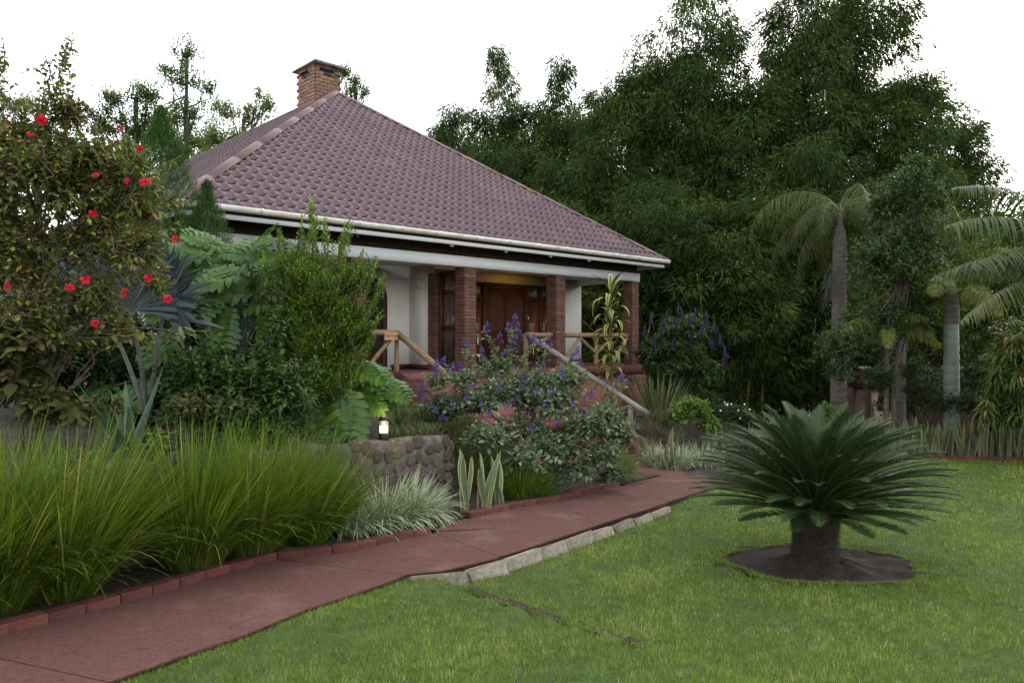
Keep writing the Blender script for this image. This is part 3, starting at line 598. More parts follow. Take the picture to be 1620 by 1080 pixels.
face_tiles(np.array(c1), np.array([0,1.,0]), np.array([-cs,0,math.sin(SL)]), None, lambda v: v*cs, lambda v: YB-YE-v*cs, False)
tiles.sort(key=lambda t: t[0]); SR = (SL,0,0)
for _, w0 in tiles[:300]: link('tile', tile_me, roof, w0, (SL+random.uniform(-.004,.004),random.uniform(-.003,.003),0))
ey = fb[1]; ez = np.cross(fb[0], ey)
for _, w0 in tiles[300:]: rest.add(w0+TV[:,:1]*fb[0]+TV[:,1:2]*ey+TV[:,2:]*ez+rng.normal(0,.0015,3), TQ, var=random.uniform(-1,1))
tag(rest.build('tiles', M['tile'], roof), kind='stuff')
def ridge(a, b, n, up=(0,0,1)):
    a, b = np.array(a,float), np.array(b,float); T = nrm(b-a); L = np.linalg.norm(b-a)/n; S = nrm(np.cross(T, up)); U = np.cross(S, T)
    for k in range(n):
        p, q = a+T*(k*L-.05), a+T*((k+1)*L); th = np.linspace(-1.15,1.15,9); V = []
        for e,(c,w) in enumerate(((p,.128),(q,.122))):
            for t in th: V.append(c+S*math.sin(t)*w+U*((math.cos(t)-.62)*w*.95+.03))
        for t in th: V.append(p+S*math.sin(t)*.122+U*((math.cos(t)-.62)*.11+.01))
        i = np.arange(8); Soup().add(np.array(V), np.concatenate([np.stack([i,i+1,i+10,i+9],-1), np.stack([i+18,i+19,i+1,i],-1)])).build('ridge_cap', M['ridge'], roof, True)
ridge(c0, r0, 8); ridge(c1, r0, 8); ridge(r0, r1, 9); ridge(c3, r1, 4)
part('fascia', [(X0+.05,YE+.02,EZ-.20,X1-.12,YE+.05,EZ-.035),(X1-.15,YE+.052,EZ-.20,X1-.12,YB,EZ-.035),(X0+.05,YE+.052,EZ-.20,X0+.08,YB,EZ-.035)], M['white'])
gp = [(.02,.02),(-.085,.02),(-.105,.012),(-.10,-.02),(-.085,-.055),(-.05,-.075),(.0,-.075),(.018,-.075)]
gi = [(.012,.012),(-.095,.012),(-.105,-.03),(-.09,-.065),(-.05,-.085),(.0,-.085)]
s = Soup(); n = len(gp)
V = np.array([(x,YE+p[0],EZ-.0+p[1]) for x in (X0-.05,X1+.02) for p in gp]); s.add(V, [[i,i+1,n+i+1,n+i] for i in range(1,n-1)]); s.poly += [np.arange(n), np.arange(n)[::-1]+n]
gu = s.build('gutter', M['gutter'], house)
for x in np.arange(X0+.4, X1, .95): part('bracket', [(x,YE-.112,EZ-.045,x+.025,YE-.0,EZ+.026)], M['gutter'], gu)
for x in (1.2,2.75,4.2,5.6): part('soffit_light', [(x,-.62,EZ-.235,x+.06,-.56,EZ-.14)], M['white'])
# chimney
ch = part('chimney', [(XM-.34,Y1+.47,7.5,XM+.34,Y1+1.43,9.36)], M['mortar'])
part('dark_flue', [(XM-.35,Y1+.46,9.05,XM+.35,Y1+1.44,9.32)], M['black'], ch)
cap = part('cap', [(XM-.50,Y1+.28,9.37,XM+.50,Y1+1.62,9.42),(XM-.44,Y1+.34,9.422,XM+.44,Y1+1.56,9.47)], M['cement'], ch)
part('flashing', [(XM-.41,Y1+.41,7.6,XM+.41,Y1+1.49,8.30)], M['cement'], ch)
cbk = [bevbox('brick', (.225,.10,.092), .008, M['chimbrick'], 1, .005, i) for i in range(4)]
hbk = [bevbox('brick', (.108,.10,.092), .008, M['chimbrick'], 1, .005, 9+i) for i in range(2)]
zc = 8.02; k = 0
while zc < 9.36:
    for (ax, L, fx) in (('x',.75,Y1+.45),('x',.75,Y1+1.45),('y',1.0,XM-.375),('y',1.0,XM+.375)):
        st_ = (XM-.375) if ax=='x' else Y1+.45; pos = st_+(0 if k%2 else .118)
        if not k%2:
            p = (st_+.055,fx,zc) if ax=='x' else (fx,st_+.055,zc); link('brick', hbk[k%2], ch, p, (0,0,0 if ax=='x' else R(90)))
        while pos < st_+L-.1:
            pc = pos+.116; mid = st_+L/2
            if not (zc > 9.05 and zc < 9.27 and abs(pc-mid) < .22):
                p = (pc,fx,zc) if ax=='x' else (fx,pc,zc); link('brick', random.choice(cbk), ch, (p[0],p[1],zc+random.uniform(-.003,.003)), (0,0,(0 if ax=='x' else R(90))+random.uniform(-.02,.02)))
            pos += .236
    zc += .101; k += 1

# stairs down to the path
NS, TR = 10, .36; SB = -.88
stairs = thing('stairs', 'red painted stairs between sloping side walls from verandah to path', 'stairs', hw(2.1,-3.6,SB), HA)
def spart(name, boxes, mat, parent=stairs):
    s = Soup()
    for b in boxes: s.box((b[0]-2.1,b[1]+3.6,b[2]-SB),(b[3]-2.1,b[4]+3.6,b[5]-SB))
    return s.build(name, mat, parent)
for k in range(NS):
    z1 = FZ-(k+1)*(FZ-SB)/(NS+.3); spart('step', [(.25,-.165-(k+1)*(3.44/NS),SB-.6,3.95,-.163-k*(3.44/NS),z1)], M['redfloor'])
for x0 in (.08,3.95):
    s = Soup(); y0,y1 = -.165,-3.75; z0,z1 = FZ+.02,SB+.25
    V = [(x,y,z) for x in (x0,x0+.17) for y,z in ((y0,SB-.6),(y1,SB-.6),(y1,z1),(y0,z0))]
    s.add(np.array(V)-[2.1,-3.6,SB], [[0,3,2,1],[4,5,6,7],[0,1,5,4],[1,2,6,5],[2,3,7,6],[3,0,4,7]]); s.build('side_wall', M['redfloor'], stairs)

# log railings
def log(s, a, b, r, var=0., bend=0.):
    a, b = np.array(a,float), np.array(b,float); t = np.linspace(0,1,9)[:,None]; p = a+(b-a)*t; p = p+np.array([0,0,bend])*np.sin(t*math.pi)+rng.normal(0,r*.05,(9,3))
    return s.tube(p, r*(1+.05*np.sin(np.linspace(0,7,9)+a[0]*9)), 10, var)
def railing(name, label, base, pieces, mat):
    t = thing(name, label, 'railing', hw(*base), HA)
    for nm, a, b, r in pieces: log(Soup(), np.array(a)-base, np.array(b)-base, r).build(nm, mat, t, True)
    return t
RZ = 1.665
rl = railing('verandah_railing', 'brown log railing with diagonal braces beside the corner column', np.array([6.6,0,FZ]),
  [('rail',(3.98,.0,RZ),(4.90,0,RZ),.065),('rail',(5.20,.0,RZ),(8.0,.0,RZ),.065),('post',(6.6,0,FZ),(6.6,0,RZ-.04),.055),('post',(3.98,0,FZ),(3.98,0,RZ+.02),.06),('brace',(5.26,0,FZ+.1),(6.0,0,RZ-.04),.045),('brace',(7.35,0,RZ-.04),(6.64,0,FZ+.35),.045),('brace',(5.9,0,RZ-.04),(6.56,0,FZ+.35),.045),('brace',(7.92,0,RZ-.06),(7.3,0,FZ+.05),.055),('brace',(4.05,0,FZ+.5),(4.8,0,RZ-.05),.05)], M['log'])
rl2 = railing('verandah_railing', 'brown log railing ending at the post with the name board', np.array([.25,0,FZ]),
  [('rail',(-.58,0,RZ+.04),(.25,0,RZ+.04),.06),('post',(.25,0,FZ),(.25,0,RZ+.02),.052),('brace',(-.5,0,FZ+.1),(.18,0,RZ-.02),.045)], M['log'])
rl3 = railing('stair_handrail', 'brown log handrail sloping down from the name board post', np.array([.17,-1.7,.30]),
  [('rail',(.25,-.02,RZ+.03),(.20,-3.45,.06),.062),('post',(.17,-1.7,.02),(.17,-1.7,.86),.05),('post',(.17,-3.2,-.72),(.17,-3.2,.14),.05)], M['log'])
rl4 = railing('stair_handrail', 'weathered grey log handrail running down past the striped dracaena', np.array([4.03,-1.6,.2]),
  [('rail',(3.98,-.05,RZ),(4.03,-3.55,.03),.062),('post',(4.03,-1.15,.2),(4.03,-1.15,1.12),.06),('post',(4.03,-3.1,-.72),(4.03,-3.1,.18),.062),('brace',(4.03,-1.6,.12),(4.03,-2.25,.62),.025)], M['greylog'])
sg = thing('name_sign', 'small carved wooden name board on the left stair post', 'sign', hw(.09,-.085,RZ-.04), HA-R(14))
link('board', bevbox('board', (.345,.035,.155), .006, M['signwood'], 2), sg, (0,0,0))
tc = bpy.data.curves.new('lettering','FONT'); tc.body = 'TARANGIRE'; tc.size = .066; tc.align_x='CENTER'; tc.align_y='CENTER'; tc.extrude = .0015
to = bpy.data.objects.new('tmp_text', tc); COL.objects.link(to); bpy.context.view_layer.update()
me = bpy.data.meshes.new_from_object(to.evaluated_get(bpy.context.evaluated_depsgraph_get())); bpy.data.objects.remove(to); me.name='lettering'; me.materials.clear(); me.materials.append(M['letter'])
link('lettering', me, sg, (0,-.0195,.012), (R(90),0,0), (.98,1.05,1))

# ---------------------------------------------------------------- plants: builders
UP = np.array([0,0,1.])
def rdir(n): return nrm(rng.normal(size=(n,3)))
def leafprof(t): return np.sin(np.clip(t,0,1)**.8*math.pi)**.8+.02
def ovate(t): return np.sin(np.clip(t,0,1)**.62*math.pi)**.75+.02
def shoots(blobs, n, lo=.55, upb=.35):
    """twig tips spread through a union of ellipsoids (x,y,z,rx,ry,rz), thinned inside, lumpy outside"""
    B = np.array(blobs, float); w = B[:,3]*B[:,5]; k = rng.choice(len(B), n, p=w/w.sum()); d = rdir(n); d[:,2] = np.where(d[:,2] < -.45, -d[:,2], d[:,2])
    lump = .85+.16*np.sin(d[:,0]*5+k)*np.sin(d[:,2]*6+2*k)+.10*np.sin(d[:,1]*9+3*k)
    rad = (lo+(1-lo)*rng.random(n)**.55)*lump
    Pp = B[k,:3]+d*B[k,3:]*rad[:,None]
    return Pp, nrm(d*.75+UP*upb+rng.normal(0,.35,(n,3))), rad
def leafy(s, Pp, D, m, tl, L, Wd, spread=.9, droop=.3, K=2, prof=leafprof, fold=.25, vbase=None, vsd=.16, jit=.3):
    n = len(Pp); vb = np.clip(rng.normal(.45,.2,n),0,1) if vbase is None else vbase
    A = nrm(np.cross(D, rdir(n))); Bv = np.cross(D, A); ph = rng.uniform(0,2*math.pi,n)
    for j in range(m):
        t = (j+.6)/m; a = ph+j*2.4; rad = A*np.cos(a)[:,None]+Bv*np.sin(a)[:,None]; sp = spread*(1.15-.7*t)
        d = nrm(D*(1-.25*sp)+rad*sp+rng.normal(0,jit*.5,(n,3)))
        S = nrm(np.cross(d, UP+rng.normal(0,.25,(n,3))))
        ll = L*(.7+.5*rng.random(n))*(1.1-.45*t)
        s.ribbons(Pp-D*(tl*(1-t)*np.ones(n))[:,None], d, S, ll, Wd*ll/L, K=K, prof=prof, droop=droop*(.4+1.1*rng.random(n)), var=np.clip(vb+rng.normal(0,vsd,n)+.18*t-.08,0,1), fold=fold)
def twig_soup(Pp, D, tl, r=.004, sides=3, base=None, frac=.5):
    s = Soup(); 
    for p, d in zip(Pp, D):
        if rng.random() > frac: continue
        a = p-d*tl
        pts = [a, p-d*tl*.4+rng.normal(0,tl*.04,3), p]
        if base is not None: pts = [a+(base-a)*.35+np.array([0,0,.03]), a]+pts[1:]
        s.tube(pts, np.linspace(r*1.5, r*.5, len(pts)), sides, cap=False)
    return s
def limbs(base, tips, r0=.03, sides=6, wob=.06, k=7):
    s = Soup(); base = np.array(base,float)
    for tp in tips:
        tp = np.array(tp,float); t = np.linspace(0,1,k)[:,None]; p = base+(tp-base)*t; p[:,:2] = base[:2]+(tp-base)[:2]*t**1.4
        p = p+rng.normal(0,wob,(k,3))*np.sin(t*math.pi); s.tube(p, np.linspace(r0,r0*.3,k), sides)
    return s
def shrub(name, label, base, blobs, mat, n, m, tl, L, Wd, cat='shrub', stems=6, stem_r=.02, lo=.5, upb=.35, droop=.3, spread=.9, prof=leafprof, K=2, fold=.25, twigfrac=.35, group=None, extra=None, vsd=.16):
    base = np.array(base,float); t = thing(name, label, cat, base, 0, group)
    n = int(n*2.1); L *= 1.12; Wd *= 1.15
    Pp, D, rad = shoots(blobs, n, lo, upb)
    if extra is not None: Pp = np.concatenate([Pp, extra[0]]); D = np.concatenate([D, extra[1]])
    s = Soup(); leafy(s, Pp, D, m, tl, L, Wd, spread, droop, K, prof, fold, vsd=vsd); s.build('foliage', mat, t, off=base)
    tips = [np.array(b[:3])+rng.normal(0,.1,3)*np.array(b[3:]) for b in blobs for _ in range(max(1,stems//len(blobs)))]
    limbs(base-[0,0,.05], tips, stem_r).build('stems', M['twig'], t, off=base)
    if twigfrac: tag(twig_soup(Pp, D, tl*1.3, .0035, 3, None, twigfrac).build('twigs', M['twig'], t, off=base), kind='stuff')
    return t
def blob(px, py, d, rx, rz, ry=None): p = P(px,py,d); return (*p, rx, ry or rx, rz)
def grass_clump(name, label, base, n, L, Wd, mat, spread=.55, lean=(0,0), rad=.16, droop=(.15,.7), K=5, group=None, cat='grass clump', low=0., pr=None, fold=0.):
    base = np.array(base,float); a = rng.uniform(0,2*math.pi,n); q = np.sqrt(rng.random(n)); bx = rad*q*np.cos(a); by = rad*q*np.sin(a)
    ti = spread*(q*.75+.35*rng.random(n))+low*rng.random(n)
    az = a+rng.normal(0,.35,n); D = nrm(np.stack([np.cos(az)*ti+lean[0], np.sin(az)*ti+lean[1], np.ones(n)],-1)); b = az+math.pi/2+rng.normal(0,.6,n)
    S = np.stack([np.cos(b),np.sin(b),0*b],-1); ll = L*(.46+.56*rng.random(n)**.6); v = np.clip(rng.normal(.42,.22,n)+(rng.random(n)<.04)*.6,0,1)
    s = Soup().ribbons(np.stack([base[0]+bx,base[1]+by,np.full(n,base[2]-.02)],-1), D, S, ll, Wd*(.6+.6*rng.random(n)), K=K, prof=pr or (lambda t: np.sqrt(np.maximum(1-t,0))), droop=rng.uniform(*droop,n)*(.25+ti), var=v, fold=fold)
    return tag(s.build(name, mat, None, off=base, loc=base), label, cat, group)
def on_ground(px, py): return G(px, py)

# --- grass clumps along the kerb
def bedpt(px, back): # a point in the bed, a little behind the kerb, seen at column px
    for s_ in np.arange(-2.5,9,.02):
        x, y = so(s_, back)
        if 810+F*x/y >= px: return np.array([x,y,float(gz(x,y))+.01])
for px, back, n, L, lab in ((-110,.45,1100,1.12,'tall green grass clump beside the first bend of the kerb, cut by the picture edge'),(-5,.50,1500,1.13,'tall green grass clump opposite the nearest path joint'),(98,.46,1600,1.14,'tall arching green grass clump leaning over the red kerb, beside the dark gap'),(305,.50,1500,1.12,'tall upright green grass clump beyond the dark gap in the row'),(395,.52,1400,1.08,'dense green grass clump behind the kink in the kerb'),(480,.55,1300,1.0,'yellowish green grass clump next to the variegated clumps')):
    grass_clump('grass_clump', lab, bedpt(px,back), int(n*1.1), L*1.40, .0120, M['dietes'], .66, (.12,-.03), .17, (.14,.70), 7, 'tall green grasses along the kerb')
vb = []
for px, back, n, L, lab in ((560,.52,380,.80,'cream striped grass clump touching the yellowish green grass'),(612,.46,460,.84,'cream striped grass clump below the bollard lamp'),(655,.50,420,.78,'cream striped grass clump spilling over the end of the kerb')):
    grass_clump('variegated_grass', lab, bedpt(px,back), n, L, .020, M['variegated'], .75, (.22,.0), .16, (.25,1.1), 6, 'cream striped grasses along the kerb')
for px, back, n, L, mat, lab in ((822,.42,900,.80,'dietes','fine green grass clump right of the snake plants'),(858,.30,420,.62,'fringe','low straw tinged grass clump hanging to the far kerb'),):
    grass_clump('grass_clump', lab, bedpt(px,back), n, L, .008, M[mat], .60, (.18,.0), .13, (.2,.9), 5)
grass_clump('grass_clump', 'fine grass clump with straw tips at the far end of the kerb', bedpt(968,.36), 1000, .86, .009, M['fringe'], .62, (.12,.0), .14, (.25,1.1), 5)

# --- snake plants (each leaf a part)
def sanse_leaf(seed, L, Wd, mat):
    r = np.random.default_rng(seed); s = Soup(); t = np.linspace(0,1,9); prof = np.minimum(1, .55+t*1.3)*np.sqrt(np.clip((1-t)*3.2,0,1)); tw = r.uniform(-.5,.5)
    bend = r.uniform(-.10,.12); C = np.stack([bend*L*t**2, .03*L*np.sin(t*5+seed), L*t],-1); a = tw*t; V = []
    for i in range(9):
        sd = np.array([math.sin(a[i])*.3, math.cos(a[i]), 0]); w = Wd/2*max(prof[i],.03)
        V += [C[i]-sd*w+np.array([.25*w,0,0]), C[i]-sd*w*.5, C[i]-np.array([.15*w,0,0]), C[i]+sd*w*.5, C[i]+sd*w+np.array([.25*w,0,0])]
    Q = [[i*5+j,i*5+j+1,i*5+j+6,i*5+j+5] for i in range(8) for j in range(4)]
    s.add(V,Q,var=r.random(),acr=np.tile([0,.25,.5,.75,1],9)); return s.mesh('leaf', mat, True)
sl_near = [sanse_leaf(i,.72+.03*i,.075+.006*(i%3),M['sanse']) for i in range(5)]
def snake_plant(base, n, label, meshes, rad=.07, sc=1., group=None, tilt=.16):
    t = thing('snake_plant', label, 'snake plant', base, random.uniform(0,6), group)
    for k in range(n):
        a = random.uniform(0,6.28); r = rad*math.sqrt(random.random()); q = sc*random.uniform(.62,1.05)
        link('leaf', random.choice(meshes), t, (r*math.cos(a),r*math.sin(a),-.02), (random.uniform(-tilt,tilt),random.uniform(-tilt*.3,tilt),a), (q,q,q))
    return t
snake_plant(bedpt(737,.36), 5, 'tallest yellow edged snake plant in front of the stone wall end', sl_near, .06, 1.1, tilt=.08)
snake_plant(bedpt(765,.28), 6, 'yellow edged snake plant with splayed leaves near the kerb start', sl_near, .09, .92, tilt=.28)
snake_plant(bedpt(790,.34), 5, 'yellow edged snake plant leaning into the fine green grass', sl_near, .08, .86, tilt=.25)

# --- hibiscus
hb = P(55,700,6.7); hb[2] = TZ(hb[0],hb[1])
HD = 6.45
blobs = [blob(60,300,HD,.62,.62), blob(20,420,HD,.55,.6), blob(130,260,HD+.2,.55,.5), blob(150,380,HD+.3,.5,.55), blob(195,300,HD+.2,.42,.45), blob(60,520,HD,.5,.5), blob(150,480,HD+.2,.35,.42), blob(-60,340,HD,.6,.9), blob(20,230,HD+.2,.5,.35), blob(215,400,HD+.1,.36,.36), blob(110,180,HD+.1,.25,.22), blob(235,330,HD+.2,.22,.22), blob(180,520,HD+.2,.3,.2), blob(250,450,HD+.1,.18,.16)]
ex = [];  exd = []
for (px0,py0,px1,py1,n) in ((62,205,78,92,26),(78,200,112,48,34),(112,165,105,60,10),(-4,200,2,62,22),(2,160,8,112,10),(40,200,36,150,10),(150,230,235,232,20),(190,250,250,268,14),(120,352,300,318,16),(120,400,290,352,16),(120,540,330,524,18),(60,215,20,165,14),(230,300,262,262,10),(170,470,262,420,12),(90,460,230,430,12)):
    for q in np.linspace(0,1,n):
        ex.append(P(px0+(px1-px0)*q+rng.normal(0,3),py0+(py1-py0)*q+rng.normal(0,3),HD+rng.normal(0,.06))); exd.append(nrm(P(px1,py1,HD)-P(px0,py0,HD)+rng.normal(0,.25,3)))
hib = shrub('hibiscus_bush', 'large straggly hibiscus bush with red flowers and browning leaves', hb, blobs, M['hibiscus'], 1500, 5, .18, .070, .036, 'bush', 22, .016, .35, .3, .45, 1.0, ovate, 3, .3, .8, extra=(np.array(ex),np.array(exd)), vsd=.22)
s = Soup()
for (px0,py0,px1,py1) in ((95,420,112,50),(70,420,78,95),(0,400,3,65),(90,450,240,230),(90,460,300,318),(60,540,330,524),(80,480,290,352),(60,430,20,165),(105,420,262,262),(140,330,160,150),(90,300,120,130),(150,520,262,420),(75,170,75,75),(60,340,70,80)):
    a = P(px0,py0,HD+.1); b = P(px1,py1,HD); t = np.linspace(0,1,7)[:,None]; s.tube(a+(b-a)*t+rng.normal(0,.015,(7,3))+np.array([0,0,.06])*np.sin(t*math.pi), np.linspace(.009,.003,7), 4, cap=False)
s.build('long_shoots', M['twig'], hib, off=hb)
def flower_mesh(seed):
    r = np.random.default_rng(seed); s = Soup(); 
    for k in range(5):
        a = k*2*math.pi/5+r.normal(0,.12); d = nrm(np.array([[math.cos(a), math.sin(a), .55]])); S = np.array([[-math.sin(a), math.cos(a), .15]])
        s.ribbons(np.zeros((1,3)), d, S, .056, .036, K=4, prof=lambda t: .25+.95*np.sin(np.clip(t,0,1)**1.3*2.6), droop=rng.uniform(.1,.7), var=r.random(1), fold=.2)
    s.tube([(0,0,0),(.004,0,.03),(.012,0,.062)], [.004,.003,.004], 5, var=.2); return s.mesh('flower', M['petal'], True)
fm = [flower_mesh(i) for i in range(4)]
for px,py,k in ((66,190,1.0),(230,288,.92),(135,443,.85),(265,474,.82),(12,454,.85),(150,512,.7),(110,455,.8),(198,463,.8),(235,440,.75),(192,205,.55),(147,338,.7),(277,378,.65),(222,236,.7),(152,277,.55),(48,212,.5),(201,287,.6)):
    o = P(px,py,HD-.42); link('flower', random.choice(fm), hib, o-hb, (R(random.uniform(50,110)),random.uniform(-.5,.5),R(random.uniform(-40,40))), (k,k,k))
# yellowing low growth under the hibiscus
yb = P(40,690,6.5); yb[2] = TZ(yb[0],yb[1])
shrub('wilting_vine', 'low yellowing vine with broad leaves under the hibiscus', yb, [blob(20,600,6.3,.35,.35), blob(70,640,6.3,.32,.25), blob(-20,560,6.2,.4,.4), blob(120,650,6.35,.3,.16), blob(30,540,6.1,.2,.3)], M['yellowleaf'], 150, 4, .14, .11, .075, 'vine', 6, .008, .3, .2, .5, 1., ovate, 3, .25, .5)
yb2 = P(290,690,6.9); yb2[2] = TZ(yb2[0],yb2[1])
shrub('dry_vine', 'patch of dry brown and yellow leaves below the broad leaved shrub', yb2, [blob(180,640,6.6,.22,.12), blob(300,640,6.9,.35,.16), blob(380,640,7.0,.28,.14), blob(260,690,6.5,.16,.08)], M['yellowleaf'], 34, 3, .1, .07, .05, 'vine', 4, .006, .3, .2, .4, 1., ovate, 2, .25, .5)

# --- blue fan palm behind the hibiscus
fb_ = P(235,640,7.9); fb_[2] = TZ(fb_[0],fb_[1]); fan = thing('fan_palm', 'silvery blue fan palm behind the red hibiscus', 'palm', fb_)
def fan_leaf(hub, face, upv, rad, nseg, mat, parent, root, span=3.6, droop=.12):
    face = nrm(np.array(face,float)); upv = nrm(np.array(upv)-face*np.dot(upv,face)); sd = np.cross(upv, face); th = np.linspace(-span/2, span/2, nseg)
    D = np.cos(th)[:,None]*upv+np.sin(th)[:,None]*sd; D = nrm(D+face*.12*np.cos(np.arange(nseg)*2.1)[:,None]*.2+face*.15)
    T = -np.sin(th)[:,None]*upv+np.cos(th)[:,None]*sd; S = nrm(T+face*np.where(np.arange(nseg)%2,.55,-.55)[:,None])
    s = Soup().ribbons(np.repeat(hub[None],nseg,0), D, S, rad*(.9+.15*rng.random(nseg)), rad*span/nseg*1.15, K=7, prof=lambda t: np.where(t<.55, .12+t*1.6, np.maximum(1.0-(t-.55)*2.1,.03)), droop=droop*rng.uniform(.3,1.6,nseg), var=rng.random(nseg), fold=.35)
    s.build('fan_leaf', mat, parent, off=parent.location)
    t = np.linspace(0,1,7)[:,None]; p = root+(hub-root)*t+np.array([0,0,.12])*np.sin(t*math.pi); Soup().tube(p, np.linspace(.028,.014,7), 6).build('stalk', M['greenstem'], parent, True, off=parent.location)
rt = fb_+[0,0,.1]
for px,py,d,face,upv,rad,nseg in ((205,490,7.6,(.1,-1,.25),(-.15,0,1),.98,42),(262,480,7.8,(-.55,-.8,.1),(.45,0,1),.80,34),(150,470,8.1,(.5,-.8,.2),(-.4,0,1),.85,34)):
    fan_leaf(P(px,py,d), face, upv, rad, nseg, M['bluefan'], fan, rt)

# --- aloe
ab = P(207,712,6.55); ab[2] = TZ(ab[0],ab[1])-.0; aloe = thing('aloe', 'spiky green aloe rosette at the foot of the fan palm', 'aloe', ab)
for k in range(15):
    a = k*2.4; el = .35+.55*((k*7)%10)/10+(.3 if k > 9 else 0); L = random.uniform(.52,.74); d = np.array([math.cos(a)*math.cos(el),math.sin(a)*math.cos(el),math.sin(el)]); sd = np.array([-math.sin(a),math.cos(a),0])
    s = Soup().ribbons((ab+d*.02)[None]*1.0, d, sd, L, .105, K=8, prof=lambda t:(1-t)**.75+.01, droop=random.uniform(-.25,.05), var=random.random(), fold=.55)
    nt_ = 18; tt = np.linspace(.1,.9,nt_); c = ab+d*.02+d*(L*tt)[:,None]
    for sg_ in (-1,1):
        w = .0525*((1-tt)**.75)[:,None]; s.ribbons(c+sd*sg_*w+np.cross(d,sd)*(.55*w), sd*sg_, d, .010, .008, K=1, prof=lambda t:1-t, var=.9)
    s.build('leaf', M['aloe'], aloe, off=ab)

# --- conifers by the roof corner
def conifer(px, d, ptop, r, label, group=None, pbase=None):
    b = P(px,650,d); b[2] = TZ(b[0],b[1]) if d < 13 else float(gz(b[0],b[1])); top = P(px,ptop,d)[2]; h = top-b[2]; n = int(1700*h*r); t = rng.random(n)**.8
    a = rng.uniform(0,2*math.pi,n); rr_ = r*(1-t**3.2)*(.72+.3*rng.random(n))*(1+.15*np.sin(a*3+t*9)); Pp = np.stack([b[0]+rr_*np.cos(a), b[1]+rr_*np.sin(a), b[2]+.25+t*(h-.25)],-1)
    D = nrm(np.stack([np.cos(a),np.sin(a),np.full(n,1.1)],-1)+rng.normal(0,.3,(n,3))); th_ = thing('conifer', label, 'conifer', b, 0, group)
    s = Soup(); leafy(s, Pp, D, 7, .13, .075, .010, .65, -.05, 1, lambda t: 1.1-t, 0, jit=.5); s.build('foliage', M['conifer'], th_, off=b)
    Soup().tube([b-[0,0,.1], b+[0,0,h*.5], b+[0,0,h*.9]], [.07,.045,.01], 7).build('trunk', M['bark'], th_, off=b)
conifer(255,10.2,168,.72,'taller soft green conifer between the hibiscus and the roof')
conifer(328,10.4,285,.52,'shorter soft green conifer under the roof corner')
conifer(200,10.6,215,.62,'soft green conifer half hidden behind the hibiscus')

# --- lobed philodendrons
def philo_leaf(seed, lobes=8):
    r = np.random.default_rng(seed); s = Soup(); y = np.linspace(0,1,20); mid = np.stack([0*y, y, -.22*y**2],-1)
    env = np.sin(np.clip(.12+.88*y,0,1)*math.pi*.93)**.7
    for sd in (-1,1):
        for k in range(lobes):
            t = .02+k/lobes*.93; c = np.array([0,t,-.22*t*t]); e = np.interp(t,y,env)*(.40+.03*r.normal()); fw = .15+.75*t; back = -.5 if k == 0 else 0
            d = nrm(np.array([sd*1.0, fw+back, .08])); wv = nrm(np.array([-sd*.55,1.0,0.])); K = 6; tt = np.linspace(0,1,K+1); V = []
            for q in tt:
                p = c+d*e*q+np.array([0,0,-.30*e*q*q+.02*math.sin(q*9+k)]); w = (.066*(1-.25*q)+.012*math.sin(q*11))*(1 if q < .8 else (1.02-q)*5)*(1.25 if q < .35 else 1)
                V += [p-wv*w, p+np.array([0,0,-.012]), p+wv*w]
            s.add(V, [[i*3+j,i*3+j+1,i*3+j+4,i*3+j+3] for i in range(K) for j in range(2)], var=.3+.5*r.random(), acr=.5)
    w = .09*env; V = np.concatenate([np.stack([mid+np.array([-1,0,0])*w[:,None]+[0,0,.006], mid, mid+np.array([1,0,0])*w[:,None]+[0,0,.006]],1)]).reshape(-1,3)
    s.add(V, [[i*3+j,i*3+j+1,i*3+j+4,i*3+j+3] for i in range(19) for j in range(2)], var=.55)
    s.tube(mid+[0,0,.006], np.linspace(.011,.003,20), 4, var=1., cap=False); return s.mesh('leaf', M['philo'], True)
pm = [philo_leaf(i) for i in range(4)]
def philodendron(label, root, leaves):
    t = thing('philodendron', label, 'philodendron', root)
    s = Soup(); s.tube([root-[0,0,.05], root+[.03,0,.3], root+[.0,.05,.55]], [.06,.05,.04], 8); s.build('stem', M['bark'], t, off=root)
    for (px,py,d,dx,dy,sz,pitch) in leaves:
        p = P(px,py,d); yaw = math.atan2(-dx, .0001)  # direction in the picture: dx right, dy up, facing the viewer
        v = nrm(np.array([dx, -.45, dy])); nrmv = nrm(np.array([.15*dx, -pitch, 1.0])); nrmv = nrm(nrmv-v*np.dot(v,nrmv)); x = np.cross(v, nrmv)
        Mx = Matrix(((x[0],v[0],nrmv[0],0),(x[1],v[1],nrmv[1],0),(x[2],v[2],nrmv[2],0),(0,0,0,1)))
        o = link('leaf', random.choice(pm), t); o.matrix_local = Matrix.Translation(Vector(p-root))@Mx@Matrix.Diagonal((sz,sz,sz,1))
        q = np.linspace(0,1,6)[:,None]; r0_ = root+np.array([0,0,.4]); pts = r0_+(p-r0_)*q+np.array([0,0,.15])*np.sin(q*math.pi); Soup().tube(pts, np.linspace(.016,.010,6), 5).build('stalk', M['greenstem'], t, True, off=root)
r1_ = P(370,640,9.1); r1_[2] = TZ(r1_[0],r1_[1])
